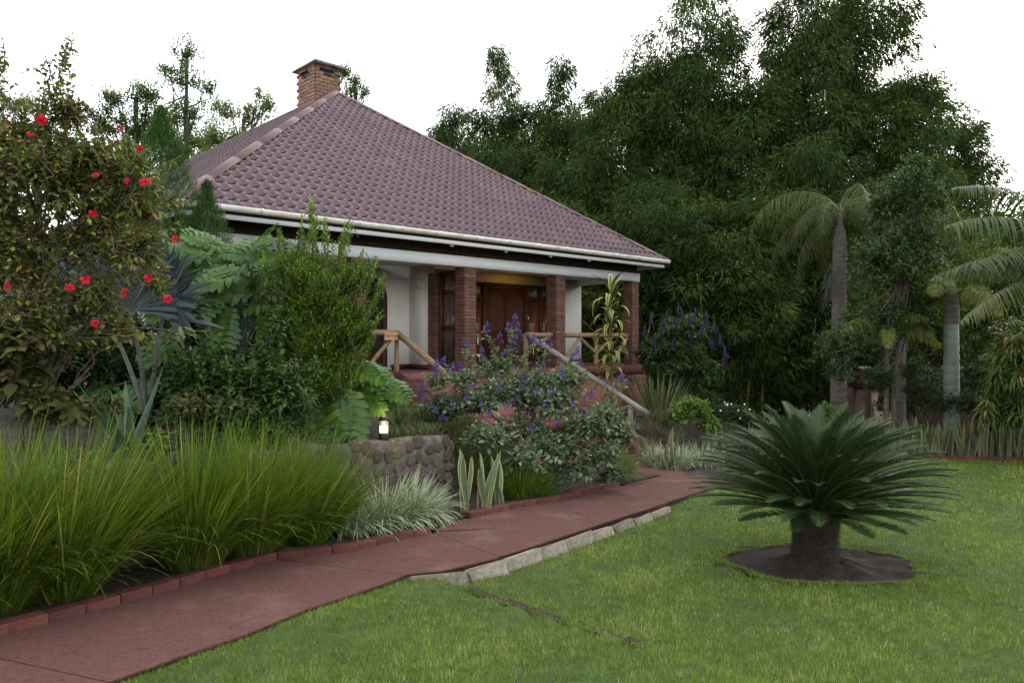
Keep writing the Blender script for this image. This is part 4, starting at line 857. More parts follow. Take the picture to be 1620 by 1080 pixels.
philodendron('large lobed philodendron rising beside the fan palm under the roof corner', r1_, [(330,405,8.9,-.8,.15,.62,1.4),(350,440,8.7,-.1,-.4,.62,1.6),(392,410,8.9,.7,.25,.60,1.3),(400,430,8.9,.75,.05,.60,1.0),(300,440,8.8,-.7,.2,.6,1.2),(310,470,8.7,-.6,-.2,.6,1.3),(350,480,8.6,.2,-.7,.6,1.4),(400,470,8.8,.6,-.1,.55,1.1),(290,520,8.7,-.6,-.5,.6,1.3),(360,390,9.2,-.5,.25,.55,1.0),(430,400,9.2,.8,.2,.5,1.0),(330,540,8.6,-.2,-.8,.55,1.5),(280,480,9,-.8,.3,.6,1.),(420,500,8.7,.4,-.6,.6,1.2),(240,600,8.4,-.5,-.5,.7,1.2),(300,590,8.3,.1,-.8,.6,1.3),(180,610,8.4,-.7,-.3,.65,1.1)]+[(rng.uniform(280,450),rng.uniform(375,470),rng.uniform(8.5,9.1),rng.uniform(-1,1),rng.uniform(-.55,.25),rng.uniform(.42,.62),rng.uniform(1.0,2.0)) for _ in range(22)])
r2_ = P(545,640,8.95); r2_[2] = TZ(r2_[0],r2_[1])
philodendron('large lobed philodendron with glossy leaves hanging beside the bollard lamp', r2_, [(560,575,8.5,.75,-.2,.5,.9),(550,580,8.8,.65,-.45,.66,1.0),(575,600,8.9,.75,-.40,.56,1.1),(545,610,8.3,.2,-1,.70,1.0),(545,560,8.6,.3,.3,.50,.8),(525,600,8.4,-.1,-.9,.65,1.1),(555,580,8.7,.8,-.3,.5,.8),(565,625,8.6,.75,-.3,.42,1.0),(600,600,8.8,.8,-.3,.5,.9),(520,540,8.5,-.2,.4,.6,1.1)])

# --- bright small leaved shrub with upright shoots
db = P(500,650,8.6); db[2] = TZ(db[0],db[1]); DD = 8.35
ex=[]; exd=[]
for (a,b,c,d_,n) in ((505,470,490,310,60),(520,450,512,335,40),(470,450,478,345,30),(530,460,545,350,40),(560,470,600,405,50),(570,500,612,440,44),(560,540,606,495,50),(560,570,592,530,40),(450,440,440,360,25),(490,400,500,330,30),(560,440,575,395,30),(420,450,415,395,24),(540,400,552,345,20)):
    for q in np.linspace(0,1,n): ex.append(P(a+(c-a)*q+rng.normal(0,7*(1.1-q)),b+(d_-b)*q+rng.normal(0,5),DD+rng.normal(0,.08))); exd.append(nrm(np.array([(c-a)/60,-.2,abs(d_-b)/60+.3])+rng.normal(0,.3,3)))
shrub('upright_shrub', 'bright green small leaved shrub with upright shoots before the verandah', db, [blob(500,470,DD,.55,.50), blob(470,430,DD+.1,.35,.35), blob(540,520,DD,.42,.45), blob(520,600,DD,.45,.45), blob(450,520,DD+.2,.4,.4), blob(550,440,DD+.1,.33,.25), blob(500,540,DD-.1,.4,.4)], M['duranta'], 2300, 10, .18, .046, .021, 'shrub', 14, .012, .25, .6, .1, .85, leafprof, 2, .3, .5, extra=(np.array(ex),np.array(exd)))
# --- broad leaved shrub
bb_ = P(385,680,7.9); bb_[2] = TZ(bb_[0],bb_[1]); BD = 7.6
ex=[]; exd=[]
for (a,b,c,d_,n) in ((320,560,318,462,16),(420,560,438,478,14),(440,560,452,505,10),(350,570,345,520,10),(300,590,285,530,8),(470,590,505,565,10),(390,580,395,530,8)):
    for q in np.linspace(0,1,n): ex.append(P(a+(c-a)*q+rng.normal(0,3),b+(d_-b)*q,BD+rng.normal(0,.05))); exd.append(nrm(np.array([(c-a)/80,-.15,1])+rng.normal(0,.2,3)))
shrub('broad_leaved_shrub', 'dark green broad leaved shrub with upright tips in front of the philodendrons', bb_, [blob(330,600,BD,.42,.42), blob(400,610,BD,.45,.45), blob(455,620,BD,.36,.40), blob(300,640,BD,.36,.3), blob(380,660,BD-.1,.5,.26), blob(440,670,BD,.4,.22), blob(290,600,BD+.1,.3,.35)], M['broad'], 800, 6, .17, .105, .042, 'shrub', 16, .012, .35, .7, .5, .95, leafprof, 3, .35, .5, extra=(np.array(ex),np.array(exd)))
# --- dark undergrowth on the terrace
ub = P(170,660,8.6); ub[2] = TZ(ub[0],ub[1])
shrub('dark_shrub', 'dark shaded undergrowth shrub behind the aloe', ub, [blob(120,640,8.4,.6,.35), blob(210,650,8.5,.5,.3), blob(40,600,8.2,.7,.6), blob(270,610,8.8,.5,.5), blob(130,580,8.6,.5,.45), blob(90,560,8.6,.5,.5), blob(190,590,8.7,.4,.4)], M['flat'], 900, 6, .2, .13, .04, 'shrub', 8, .012, .3, .4, .5, .95, leafprof, 2, .3, .2)
ub = P(480,650,9.4); ub[2] = TZ(ub[0],ub[1])
shrub('dark_shrub', 'dark shrub filling in behind the bright upright shrub', ub, [blob(470,560,9.3,.7,.75), blob(400,560,9.5,.6,.7), blob(550,600,9.3,.5,.55), blob(540,690,8.6,.4,.15), blob(400,470,9.6,.6,.5), blob(340,500,9.6,.5,.5), blob(460,450,9.6,.55,.4)], M['broad'], 700, 6, .2, .12, .04, 'shrub', 8, .012, .3, .4, .5, .95, leafprof, 2, .3, .2)
ub = P(0,640,9.6); ub[2] = TZ(ub[0],ub[1])
shrub('dark_shrub', 'tall dark shrub behind the hibiscus at the bed end', ub, [blob(-20,420,9.5,1.0,1.5), blob(90,480,9.7,.8,1.1), blob(170,420,10,.6,.8), blob(0,260,9.6,.7,.6), blob(130,300,9.9,.6,.6), blob(130,520,9.2,.6,.7), blob(195,540,9.3,.5,.6), blob(60,560,9.2,.6,.6)], M['tree'], 1500, 6, .2, .12, .05, 'shrub', 10, .02, .2, .4, .5, .95, leafprof, 2, .3, .2)
ub = P(400,640,9.9); ub[2] = TZ(ub[0],ub[1])
shrub('leafy_shrub', 'fresh green leafy shrub rising behind the philodendron to the white beam', ub, [blob(380,430,9.8,.75,.35), blob(330,460,9.8,.6,.5), blob(440,450,9.8,.6,.45), blob(400,530,9.8,.9,.6), blob(300,520,9.8,.6,.6), blob(500,500,9.8,.6,.6)], M['broad'], 900, 6, .2, .11, .045, 'shrub', 10, .015, .15, .4, .4, .95, leafprof, 2, .3, .2)
for k,(s0,lab) in enumerate(((-.3,'trailing plant on the wall top behind the first tall grass'),(.9,'trailing plant on the wall top before the aloe'),(2.0,'trailing plant on the wall top under the broad leaved shrub'),(3.0,'trailing plant on the wall top left of the bollard lamp'))):
    q = so(s0,1.22); zb = TZ(q[0],q[1]); bl = []
    for e in np.arange(-.55,.56,.22): w_ = so(s0+e,1.05+rng.uniform(-.05,.12)); bl.append((w_[0],w_[1],.60-.047*(s0+e)+rng.uniform(-.08,.10),.17,.17,.13))
    shrub('trailing_plant', lab, (q[0],q[1],zb), bl, M['broad' if k%2 else 'flat'], 70, 5, .12, .08, .04, 'plant', 6, .006, .2, .3, .5, 1., leafprof, 2, .3, .3)
# --- little yellow weed on the wall, small pale seedling
wb = P(634,735,7.9); wb[2] = float(gz(wb[0],wb[1])); wt = thing('yellow_weed', 'thin weed with tiny yellow flowers against the stone wall', 'weed', wb)
tops = [P(630+rng.normal(0,7),712+rng.normal(0,8),7.85+rng.normal(0,.03)) for _ in range(5)]
limbs(wb, tops, .003, 4, .01).build('stems', M['greenstem'], wt, off=wb); s = Soup(); Pw = np.array(tops+[t-[0,0,.06] for t in tops]); leafy(s, Pw, nrm(rdir(10)+UP), 3, .06, .035, .02); s.build('foliage', M['lightshrub'], wt, off=wb)
s = Soup(); s.ribbons(np.repeat(np.array(tops[:3]),6,0), nrm(rdir(18)+[0,-.6,.2]), rdir(18), .014, .013, K=2, prof=ovate); s.build('flower', M['yellowpetal'], wt, off=wb)
sb = P(250,712,6.45); sb[2] = TZ(sb[0],sb[1]); shrub('seedling', 'small pale green seedling beside the aloe', sb, [blob(250,690,6.4,.10,.09), blob(262,700,6.4,.07,.06)], M['lightshrub'], 16, 3, .06, .06, .045, 'seedling', 3, .004, .2, .5, .3, 1., ovate, 3, .2, 0)

# --- ground cover and strap plants on the slope before the stairs
n = 26000; px = rng.uniform(615,880,n); d = rng.uniform(8.4,12.2,n); x = (px-810)/F*d; y = d
dd = np.stack([x,y],-1)-KO; s1 = dd@KE; o1 = dd@KP; k = (o1 > 1.12+.35*sst(4.9,5.5,s1)-.7*sst(5.6,6.2,s1)) & (s1 > 3.9) & (s1 < 7.6)
x,y = x[k],y[k]; z = terr_h(s1[k],o1[k]); n = len(x); a = rng.uniform(0,6.28,n); D = nrm(np.stack([np.cos(a)*.5,np.sin(a)*.5-.2,np.ones(n)],-1))
tag(Soup().ribbons(np.stack([x,y,z-.01],-1), D, np.stack([-np.sin(a),np.cos(a),0*a],-1), rng.uniform(.09,.20,n), .016, K=3, prof=lambda t:np.sqrt(1-t+1e-6), droop=.25).build('ground_cover', M['cover']), 'dense low strappy ground cover above the end of the stone wall', 'ground cover', kind='stuff')
for px,py,d,n,L,lab in ((688,668,10.2,26,.55,'upright strap leaved plant on the ground cover near the lamp'),(632,640,9.6,30,.55,'strap leaved plant between the philodendron and the ground cover'),(668,660,10.6,26,.5,'strap leaved plant against the red stair wall')):
    b = P(px,py,d); b[2] = TZ(b[0],b[1]); grass_clump('strap_plant', lab, b, n, L, .045, M['flax'], .6, (0,-.1), .10, (.1,.6), 5, fold=.2, cat='plant')

# --- purple flowered shrub in front of the stairs
pb_ = bedpt(880,1.0); PD = 10.15
ex=[]; exd=[]; fl_=[]
for (a,b,c,d_,n,dd_) in ((790,580,770,520,12,10.3),(800,590,815,508,16,10.3),(775,590,762,560,8,10.2),(740,620,700,575,12,9.9),(760,600,735,545,10,10.3),(850,590,868,545,10,10.2),(720,640,668,612,10,9.8),(830,590,842,540,10,10.4),(890,620,912,560,10,10.1),(960,640,985,600,8,9.9),(700,640,690,590,8,9.8),(815,560,805,520,8,10.4)):
    for q in np.linspace(0,1,n): ex.append(P(a+(c-a)*q+rng.normal(0,3),b+(d_-b)*q+rng.normal(0,2),dd_)); exd.append(nrm(np.array([(c-a)/60,-.1,.8])+rng.normal(0,.2,3)))
    fl_.append((c,d_,dd_-.03,1.))
blobs = [blob(800,625,PD+.1,.55,.34), blob(870,640,PD,.6,.40), blob(930,680,PD-.3,.5,.40), blob(745,640,PD-.1,.45,.28), blob(880,710,PD-.4,.55,.34), blob(950,720,PD-.4,.36,.26), blob(830,680,PD-.1,.55,.30), blob(900,600,PD+.2,.35,.25), blob(700,640,PD-.2,.36,.22), blob(785,580,PD+.3,.36,.24), blob(770,690,9.5,.42,.24), blob(830,725,9.5,.40,.24), blob(840,610,PD+.2,.5,.3), blob(960,660,PD-.1,.35,.3), blob(735,600,PD,.3,.2), blob(690,600,PD,.25,.16), blob(980,690,PD-.2,.28,.3), blob(900,745,9.7,.45,.2), blob(970,745,10.1,.3,.18)]
pur = shrub('purple_flowering_shrub', 'sprawling grey green shrub with purple flower spikes before the stairs', pb_, blobs, M['purpleleaf'], 1050, 5, .16, .086, .052, 'shrub', 30, .010, .3, .45, .35, 1.0, ovate, 3, .25, .7, extra=(np.array(ex),np.array(exd)))
def spike(seed, mat, n=28, h=.19, r=.075, sz=.019):
    r_ = np.random.default_rng(seed); s = Soup(); t = r_.random(n); a = r_.uniform(0,6.28,n); c = np.stack([r*(1.1-t)*np.cos(a), r*(1.1-t)*np.sin(a), h*(t-.35)],-1)
    for k in range(4):
        d = nrm(r_.normal(size=(n,3))); s.ribbons(c, d, nrm(np.cross(d, r_.normal(size=(n,3)))), sz, sz*.9, K=2, prof=lambda t: .4+.9*np.sin(t*2.6), var=r_.random(n))
    s.tube([(0,0,-h*.6),(0,0,h*.6)], [.004,.002], 4, var=0.); s.ribbons(np.zeros((n,3))+[0,0,-.01], nrm(c+[0,0,.011]), nrm(np.cross(nrm(c+[0,0,.011]),UP+r_.normal(0,.1,(n,3)))), np.linalg.norm(c,axis=1), .003, K=1, prof=lambda t:1+0*t, var=0.)
    return s.mesh('flower_cluster', mat)
sp_p = [spike(i, M['purple']) for i in range(3)]; sp_s = [spike(10+i, M['purple'], 12, .09, .05, .02) for i in range(3)]; sp_l = [spike(20+i, M['lilac'], 34, .30, .055, .026) for i in range(3)]
for c,d_,dd_,k in fl_+[(715,585,9.8,1.),(730,583,9.9,.9),(690,577,9.9,.9),(820,530,10.3,1.1),(812,548,10.3,1.1),(790,535,10.3,.9),(855,545,10.2,.8),(905,570,10.1,.9),(918,575,10.1,.8),(665,628,9.7,.8),(680,640,9.7,.7),(700,628,9.8,.7),(860,580,10.1,.8),(975,612,9.9,.7),(960,608,9.9,.6),(800,560,10.3,.9)]:
    o = link('flower_cluster', random.choice(sp_p), pur, P(c,d_,dd_)-pb_, (random.uniform(-.3,.3),random.uniform(-.3,.3),random.uniform(0,6)), (k*.78,k*.78,k*.85))
for c,d_ in ((830,598),(825,612),(845,620),(870,618),(740,628),(760,640),(715,640),(775,655),(800,640),(880,668),(840,676),(700,660),(905,640),(925,655),(860,640),(745,610),(815,630),(790,610),(935,625),(890,590),(690,650)):
    link('flower_cluster', random.choice(sp_s), pur, P(c,d_,PD-.5)-pb_, (random.uniform(-.5,.5),random.uniform(-.5,.5),0))

# ---------------------------------------------------------------- fronds, cycad, palms
def frond_mesh(name, mat, L, th0, bend, n, ll, wd, fwd=.5, vee=.5, droop=.1, t0=.12, plum=0., env=None, rr=.008, seed=0, var0=.4, K=2, fold=.0, pw=1.3):
    r = np.random.default_rng(seed); s = Soup(); t = np.linspace(0,1,25); th = th0-bend*t**pw; dx = np.cos(th)*L/24; dz = np.sin(th)*L/24
    C = np.stack([np.r_[0,np.cumsum(dx[:-1])], 0*t, np.r_[0,np.cumsum(dz[:-1])]],-1); T = nrm(np.gradient(C,axis=0)); N = np.stack([-T[:,2],0*t,T[:,0]],-1)
    env = env or (lambda q: np.minimum(1,.45+2.2*q)*np.sqrt(np.maximum(1-q,.02))*1.1)
    for sd in (-1,1):
        q = t0+(1-t0)*(np.arange(n)+.5)/n; c = np.stack([np.interp(q,t,C[:,k]) for k in range(3)],-1); tt = nrm(np.stack([np.interp(q,t,T[:,k]) for k in range(3)],-1)); nn = nrm(np.stack([np.interp(q,t,N[:,k]) for k in range(3)],-1))
        v = vee+plum*r.uniform(-1,1,n); f = fwd*(.7+.9*q)
        D = nrm(np.array([0,sd*1.,0])*np.cos(v)[:,None]+nn*np.sin(v)[:,None]+tt*f[:,None]+r.normal(0,.05,(n,3))); S = nrm(np.cross(D, np.cross(tt,D)))
        S = nrm(tt-D*np.sum(tt*D,1,keepdims=True)); l = ll*env((q-t0)/(1-t0))*(.9+.2*r.random(n))
        s.ribbons(c, D, S, l, wd*(.85+.3*r.random(n)), K=K, prof=lambda t: np.sqrt(np.maximum(1-t,0))*np.minimum(1,.6+t*3), droop=droop*(.6+.8*r.random(n)), var=np.clip(var0+r.normal(0,.18,n),0,1), fold=fold)
    s.tube(C, np.linspace(rr,rr*.3,25), 5, var=.95, cap=False); return s.mesh(name, mat)
cy = thing('cycad', 'low dark green cycad with a stout trunk in the round soil bed', 'cycad', (CX0,CY0,CYZ-.03))
env_c = lambda q: np.minimum(1,.35+3.2*q)*np.minimum(1,(1.06-q)*4)
classes = [(R(82),R(36),.94,.50),(R(72),R(42),1.0,.48),(R(61),R(44),1.06,.46),(R(50),R(42),1.10,.44),(R(39),R(38),1.12,.42),(R(28),R(32),1.10,.38),(R(18),R(25),1.02,.35),(R(10),R(20),.8,.3)]
cm = [[frond_mesh('frond', M['cycad'], L, a, b, 110, .110, .0088, .66, v, .10, .10, 0., env_c, .0085, 40+i*3+k, .45) for k in range(2)] for i,(a,b,L,v) in enumerate(classes)]
cnt = [12,19,26,30,30,26,20,10]
for i,c in enumerate(cnt):
    for k in range(c):
        a = 2*math.pi*(k+.5*(i%2)+random.uniform(-.25,.25))/c; q = random.uniform(.94,1.08)
        link('frond', random.choice(cm[i]), cy, (.06*math.cos(a),.06*math.sin(a),.455-.014*i), (random.uniform(-.12,.12),0,a), (q,q,q*random.uniform(.94,1.05)))
link('frond', cm[7][0], cy, (.1,-.05,.34), (.2,0,R(-8)), (.95,.95,1))
s = Soup().lathe([(0,-.1),(.225,-.1),(.205,.0),(.185,.05),(.19,.15),(.205,.28),(.20,.37),(.10,.45),(0,.47)],24); s.build('trunk', M['soil'], cy, True)
s = Soup(); n = 560; k = np.arange(n); a = k*2.39996; z = -.02+.45*k/n; r_ = np.interp(z,[0,.05,.15,.28,.37,.45],[.195,.178,.183,.198,.19,.12]); D = nrm(np.stack([np.cos(a),np.sin(a),np.full(n,.75)],-1)+rng.normal(0,.12,(n,3)))
s.ribbons(np.stack([r_*np.cos(a),r_*np.sin(a),z],-1), D, np.stack([-np.sin(a),np.cos(a),0*a],-1), rng.uniform(.035,.06,n), .028, K=2, prof=lambda t:1.02-t, var=rng.random(n), fold=.5); tag(s.build('leaf_scales', M['bark'], cy), kind='stuff')

def palm(name, label, base, height, r, crown, mats, barkmat, lean=(0,0), rings=True, group=None, dead=()):
    base = np.array(base,float); t = thing(name, label, 'palm', base, 0, group); k = 40; z = np.linspace(0,1,k); rad = r*(1.15-.25*z)*np.clip((1.0-z)*9,.32,1)*(1+(.05*np.sin(np.arange(k)*math.pi*.9) if rings else 0))
    pts = np.stack([lean[0]*z**1.5, lean[1]*z**1.5, z*height-.05],-1); Soup().tube(pts, rad, 14).build('trunk', barkmat, t, True)
    top = pts[-1]
    for (me, az, sc) in crown: link('frond', me, t, top+np.array([0,0,-.02]), (random.uniform(-.2,.2),0,az), (sc,sc,sc))
    return t, top
# foxtail palm with grey green trunk
fx = [frond_mesh('frond', M['foxtail'], 1.55, a, b, 170, .34, .026, .35, .1, .5, .14, 1.3, None, .014, 60+i, v) for i,(a,b,v) in enumerate(((R(55),R(95),.3),(R(35),R(90),.45),(R(15),R(80),.65),(R(70),R(80),.4)))]
b = P(1505,640,14.8); b[2] = float(ground_h(b[0],b[1]))
ft, top = palm('foxtail_palm', 'foxtail palm with smooth ringed grey green trunk behind the snake plant hedge', b, P(1505,462,14.8)[2]-b[2], .145, [(fx[k%4],k*.79,1.0) for k in range(13)], None, M['greenstem'])
Soup().lathe([(.135,-.62),(.15,-.5),(.15,-.3),(.12,-.1),(.08,.12),(.03,.3)],14,c=tuple(top)).build('crown_shaft', M['palmbark'], ft, True)
b = P(1402,655,14.9); b[2] = float(ground_h(b[0],b[1]))
palm('young_palm', 'young palm with arching yellow tipped fronds below the leafy tree', b, P(1402,520,14.9)[2]-b[2], .055, [(fx[2],2.9,.85),(fx[1],3.5,.8),(fx[1],.2,.8),(fx[2],-.5,.7),(fx[0],1.7,.6),(fx[2],4.3,.7),(fx[0],5.4,.6)], None, M['palmbark'])
# tall palm with hanging old fronds against the bamboo
hang = [frond_mesh('frond', M['oldpalm' if i%2 else 'palm'], 2.9+.4*i, a, b, 64, .60, .028, .15, -.3, 1.1, .12, .5, None, .02, 80+i, .5, pw=.9) for i,(a,b) in enumerate(((R(45),R(140)),(R(15),R(115)),(R(65),R(150)),(R(-15),R(80))))]
deadf = [frond_mesh('dead_frond', M['deadpalm'], 1.3, R(-62), R(24), 30, .42, .012, .5, -.3, .8, .10, .9, None, .014, 90, .5)]
b = P(1326,660,17.2); b[2] = float(ground_h(b[0],b[1])); hp, top = palm('tall_palm', 'tall palm with ringed brown trunk and hanging old fronds before the bamboo', b, P(1340,330,17.2)[2]-b[2], .165, [(hang[(0,2,1,0,2,3)[k%6]], k*.63+.2, .56+.05*(k%5)) for k in range(16)], None, M['palmbark'], (.18,.3))
for az, z in ((3.4,-.9),(3.0,-1.1),(4.0,-.8),(4.5,-.7)): link('dead_frond', deadf[0], hp, top+np.array([0,0,z]), (0,0,az))
b = P(1425,650,17.0); b[2] = float(ground_h(b[0],b[1])); hp2, top = palm('slender_palm', 'slender palm with drooping dry fronds inside the leafy tree', b, P(1425,330,17.0)[2]-b[2], .10, [(hang[k%4], k*1.05+.2, .62) for k in range(7)], None, M['palmbark'])
for az in (3.3,3.8): link('dead_frond', deadf[0], hp2, top+np.array([-.1,0,-.2]), (0,0,az), (.9,.9,.9))
# royal palm whose trunk stands to the right; fronds arch in
ry = [frond_mesh('frond', M['royal'], 2.5, a, b, 58, .62, .040, .22, -.1, .75, .16, .2, None, .022, 100+i, v, 4) for i,(a,b,v) in enumerate(((R(62),R(75),.4),(R(38),R(62),.45),(R(16),R(48),.5),(R(-8),R(40),.75)))]
b = P(1742,700,11.0); b[2] = float(ground_h(b[0],b[1])); palm('royal_palm', 'large palm with long drooping grey green leaflets arching in from the side', b, P(1742,405,11.0)[2]-b[2], .17, [(ry[0],2.95,1.),(ry[1],3.1,1.),(ry[2],3.35,.95),(ry[3],3.0,.9),(ry[1],3.75,1.),(ry[2],2.5,.9),(ry[1],1.2,1),(ry[2],.3,1),(ry[1],5.4,1),(ry[3],4.3,.9)], None, M['greenstem'])

# ---------------------------------------------------------------- right-hand trees, hedge, wall
def scatter(blobs, k=10, f=.55):
    out = []
    for b in blobs:
        for _ in range(k):
            d = rdir(1)[0]*rng.uniform(.35,1.0); q = f*rng.uniform(.45,1.0); out.append((b[0]+d[0]*b[3],b[1]+d[1]*b[4],b[2]+d[2]*b[5],b[3]*q,b[4]*q,b[5]*q*.7))
    return out
def tree(name, label, base, blobs, mat, n, m, tl, L, Wd, trunk_r, droop=.3, group=None, trunk_top=None, K=2, lo=.35, spread=.95, upb=.35, prof=leafprof, limbn=14, bark=None, tfrac=.25, fold=.25):
    base = np.array(base,float); t = thing(name, label, 'tree', base, 0, group); Pp, D, _ = shoots([(b[0],b[1],b[2],b[3]*1.12,b[4]*1.12,b[5]*1.12) for b in blobs]+scatter(blobs,3,.5), int(n*1.9), .0, upb); L *= 1.1; Wd *= 1.15
    s = Soup(); leafy(s, Pp, D, m, tl, L, Wd, spread, droop, K, prof, fold); s.build('crown', mat, t, off=base)
    top = np.array(trunk_top if trunk_top is not None else np.mean([q[:3] for q in blobs],0)); k = 8; q = np.linspace(0,1,k)[:,None]
    ts = Soup().tube(base-[0,0,.1]+(top-base)*q+rng.normal(0,trunk_r*.4,(k,3))*np.sin(q*math.pi), np.linspace(trunk_r,trunk_r*.45,k), 9)
    for bl in blobs:
        for _ in range(max(1,limbn//len(blobs))):
            st_ = base+(top-base)*rng.uniform(.45,.95); e = np.array(bl[:3])+rng.normal(0,.35,3)*np.array(bl[3:]); qq = np.linspace(0,1,5)[:,None]; ts.tube(st_+(e-st_)*qq+rng.normal(0,.05,(5,3))*np.sin(qq*math.pi), np.linspace(trunk_r*.35,trunk_r*.08,5), 5, cap=False)
    ts.build('trunk', bark or M['bark'], t, True, off=base)
    if tfrac: tag(twig_soup(Pp, D, tl*1.4, .005, 3, None, tfrac).build('twigs', M['twig'], t, off=base), kind='stuff')
    return t
def gb(px, py, d): b = P(px,py,d); b[2] = float(ground_h(b[0],b[1])); return b
TD = 15.0
tree('leafy_tree', 'leafy green tree with several lobes beside the tall palm', gb(1412,650,TD), [blob(1440,320,TD,.8,.75), blob(1400,420,TD,.9,.8), blob(1450,400,TD,.65,.9), blob(1340,545,TD-.3,.62,.50), blob(1400,510,TD,.7,.6), blob(1450,270,TD,.35,.45), blob(1330,590,TD-.3,.35,.3), blob(1440,490,TD+.2,.55,.6), blob(1395,335,TD,.4,.5), blob(1390,600,TD-.1,.4,.35)], M['midtree'], 2300, 6, .22, .11, .044, .07, .2, trunk_top=P(1425,420,TD), lo=.25, limbn=30)
tree('mango_tree', 'mango tree with long drooping yellow and brown tinged leaves by the hedge', gb(1625,700,13.4), [blob(1640,560,13.4,.9,.7), blob(1585,600,13.3,.35,.35), blob(1610,650,13.3,.4,.35), blob(1565,640,13.3,.2,.22), blob(1680,620,13.4,.8,.8)], M['mango'], 520, 9, .12, .21, .042, .07, .75, spread=1.15, upb=.2, lo=.4)
tree('dense_bush', 'dark dense small leaved bush between the foxtail palm and the hedge', gb(1495,700,14.9), [blob(1490,640,14.9,.62,.42), blob(1455,620,15,.4,.35), blob(1530,640,14.8,.4,.4), blob(1440,590,15.1,.3,.3)], M['flat'], 900, 7, .16, .06, .022, .04, .2, lo=.3)
for px,d,bl,mat,lab in ((1560,23,[blob(1560,440,23,2.2,2.0), blob(1480,470,23,1.8,1.6), blob(1620,470,23,2.4,2.2), blob(1540,540,23,1.6,1.0)],'tree','shaded broad tree behind the foxtail palm'),
                    (1680,20,[blob(1700,440,20,2.2,2.6), blob(1640,520,20,1.4,1.4), blob(1600,400,20.5,1.3,1.0)],'tree','tree behind the large drooping palm by the low sun'),
                    (1440,21,[blob(1430,480,21,1.5,1.8), blob(1380,520,21,1.3,1.4), blob(1490,540,21,1.0,.8)],'tree','dark tree standing in front of the boundary wall')):
    tree('shade_tree', lab, gb(px,640,d), bl, M[mat], 1500, 6, .3, .15, .065, .13, .3, lo=.2)
# snake plant hedge with brick edging
slf = [sanse_leaf(20+i,.72+.05*i,.075,M['sansefar']) for i in range(4)]
def hedge_y(x): return 14.42-.35*(x-8.3)
i = 0
for x in np.arange(5.6,12.2,.13):
    y = min(hedge_y(x),14.95)+.22+random.uniform(-.10,.16); i += 1
    snake_plant((x+random.uniform(-.05,.05),y,float(lawn_h(x,y))-.06), 8, 'yellow edged snake plant in the long hedge along the far lawn edge', slf, .12, random.uniform(.88,1.12), 'snake plants in the far hedge', .2)
he = tag(empty('hedge_kerb'), kind='structure', label='thin brick edging at the foot of the snake plant hedge'); hbm = bevbox('brick', (.225,.10,.14), .01, M['kerb'], 1, .004, 3)
for p, a in walk([(4.6,14.95),(6.8,14.95)]+[(x,hedge_y(x)) for x in (7.0,9,13)], .235): link('brick', hbm, he, (p[0],p[1],float(lawn_h(p[0],p[1]))-.03), (0,0,a))
V, Q = grid(np.linspace(4.2,14,20), np.linspace(0,1,8), lambda x,t: 0*x); V[:,1] = np.array([min(hedge_y(x),14.95)+.03+3.6*t for x,t in V[:,:2]]); V[:,2] = [float(lawn_h(x,y))-.03+.02*math.sin(7*x+5*y) for x,y in V[:,:2]]
tag(Soup().add(V,Q).build('hedge_bed', M['litter'], smooth=True), kind='structure', label='strip of earth under the snake plant hedge')
# boundary wall and gateway
bw = thing('boundary_wall', 'long brown boundary wall with pale coping behind the palms', 'wall', (12.5,21.8,-1.2))
Soup().box((-2.6,-.12,-.5),(9,.12,1.86)).build('wall', M['browncol'], bw); Soup().box((-2.62,-.17,1.862),(9,.17,1.95)).build('coping', M['beige'], bw)
for px,py,d,rx,rz,lab in ((1445,610,18.2,.9,.7,'dark low bush in front of the brown boundary wall'),(1560,600,18.6,1.1,.8,'rounded dark bush behind the foxtail palm trunk'),(1620,640,17,1.0,.8,'dark bush behind the mango tree'),(1370,560,19.5,.7,.6,'dark bush over the timber gateway')):
    shrub('dark_bush', lab, gb(px,650,d), [blob(px,py,d,rx,rz), blob(px+35,py+25,d,rx*.8,rz*.8), blob(px-30,py+30,d,rx*.7,rz*.7)], M['flat'], 420, 6, .2, .13, .055, 'bush', 6, .02, .1)
gw = thing('gateway', 'brown timber gateway with a pale rendered panel beside the tall palm', 'gate', (9.6,19.5,-1.2))
Soup().box((-.50,-.14,-.3),(-.20,.14,1.48)).build('post', M['browncol'], gw); Soup().box((.56,-.1,-.3),(.66,.1,1.48)).build('post', M['browncol'], gw)
Soup().box((-.6,-.2,1.482),(.75,.2,1.70)).build('lintel', M['darkwood'], gw); Soup().box((-.10,-.05,-.3),(.50,.05,1.44)).build('panel', M['beige'], gw)

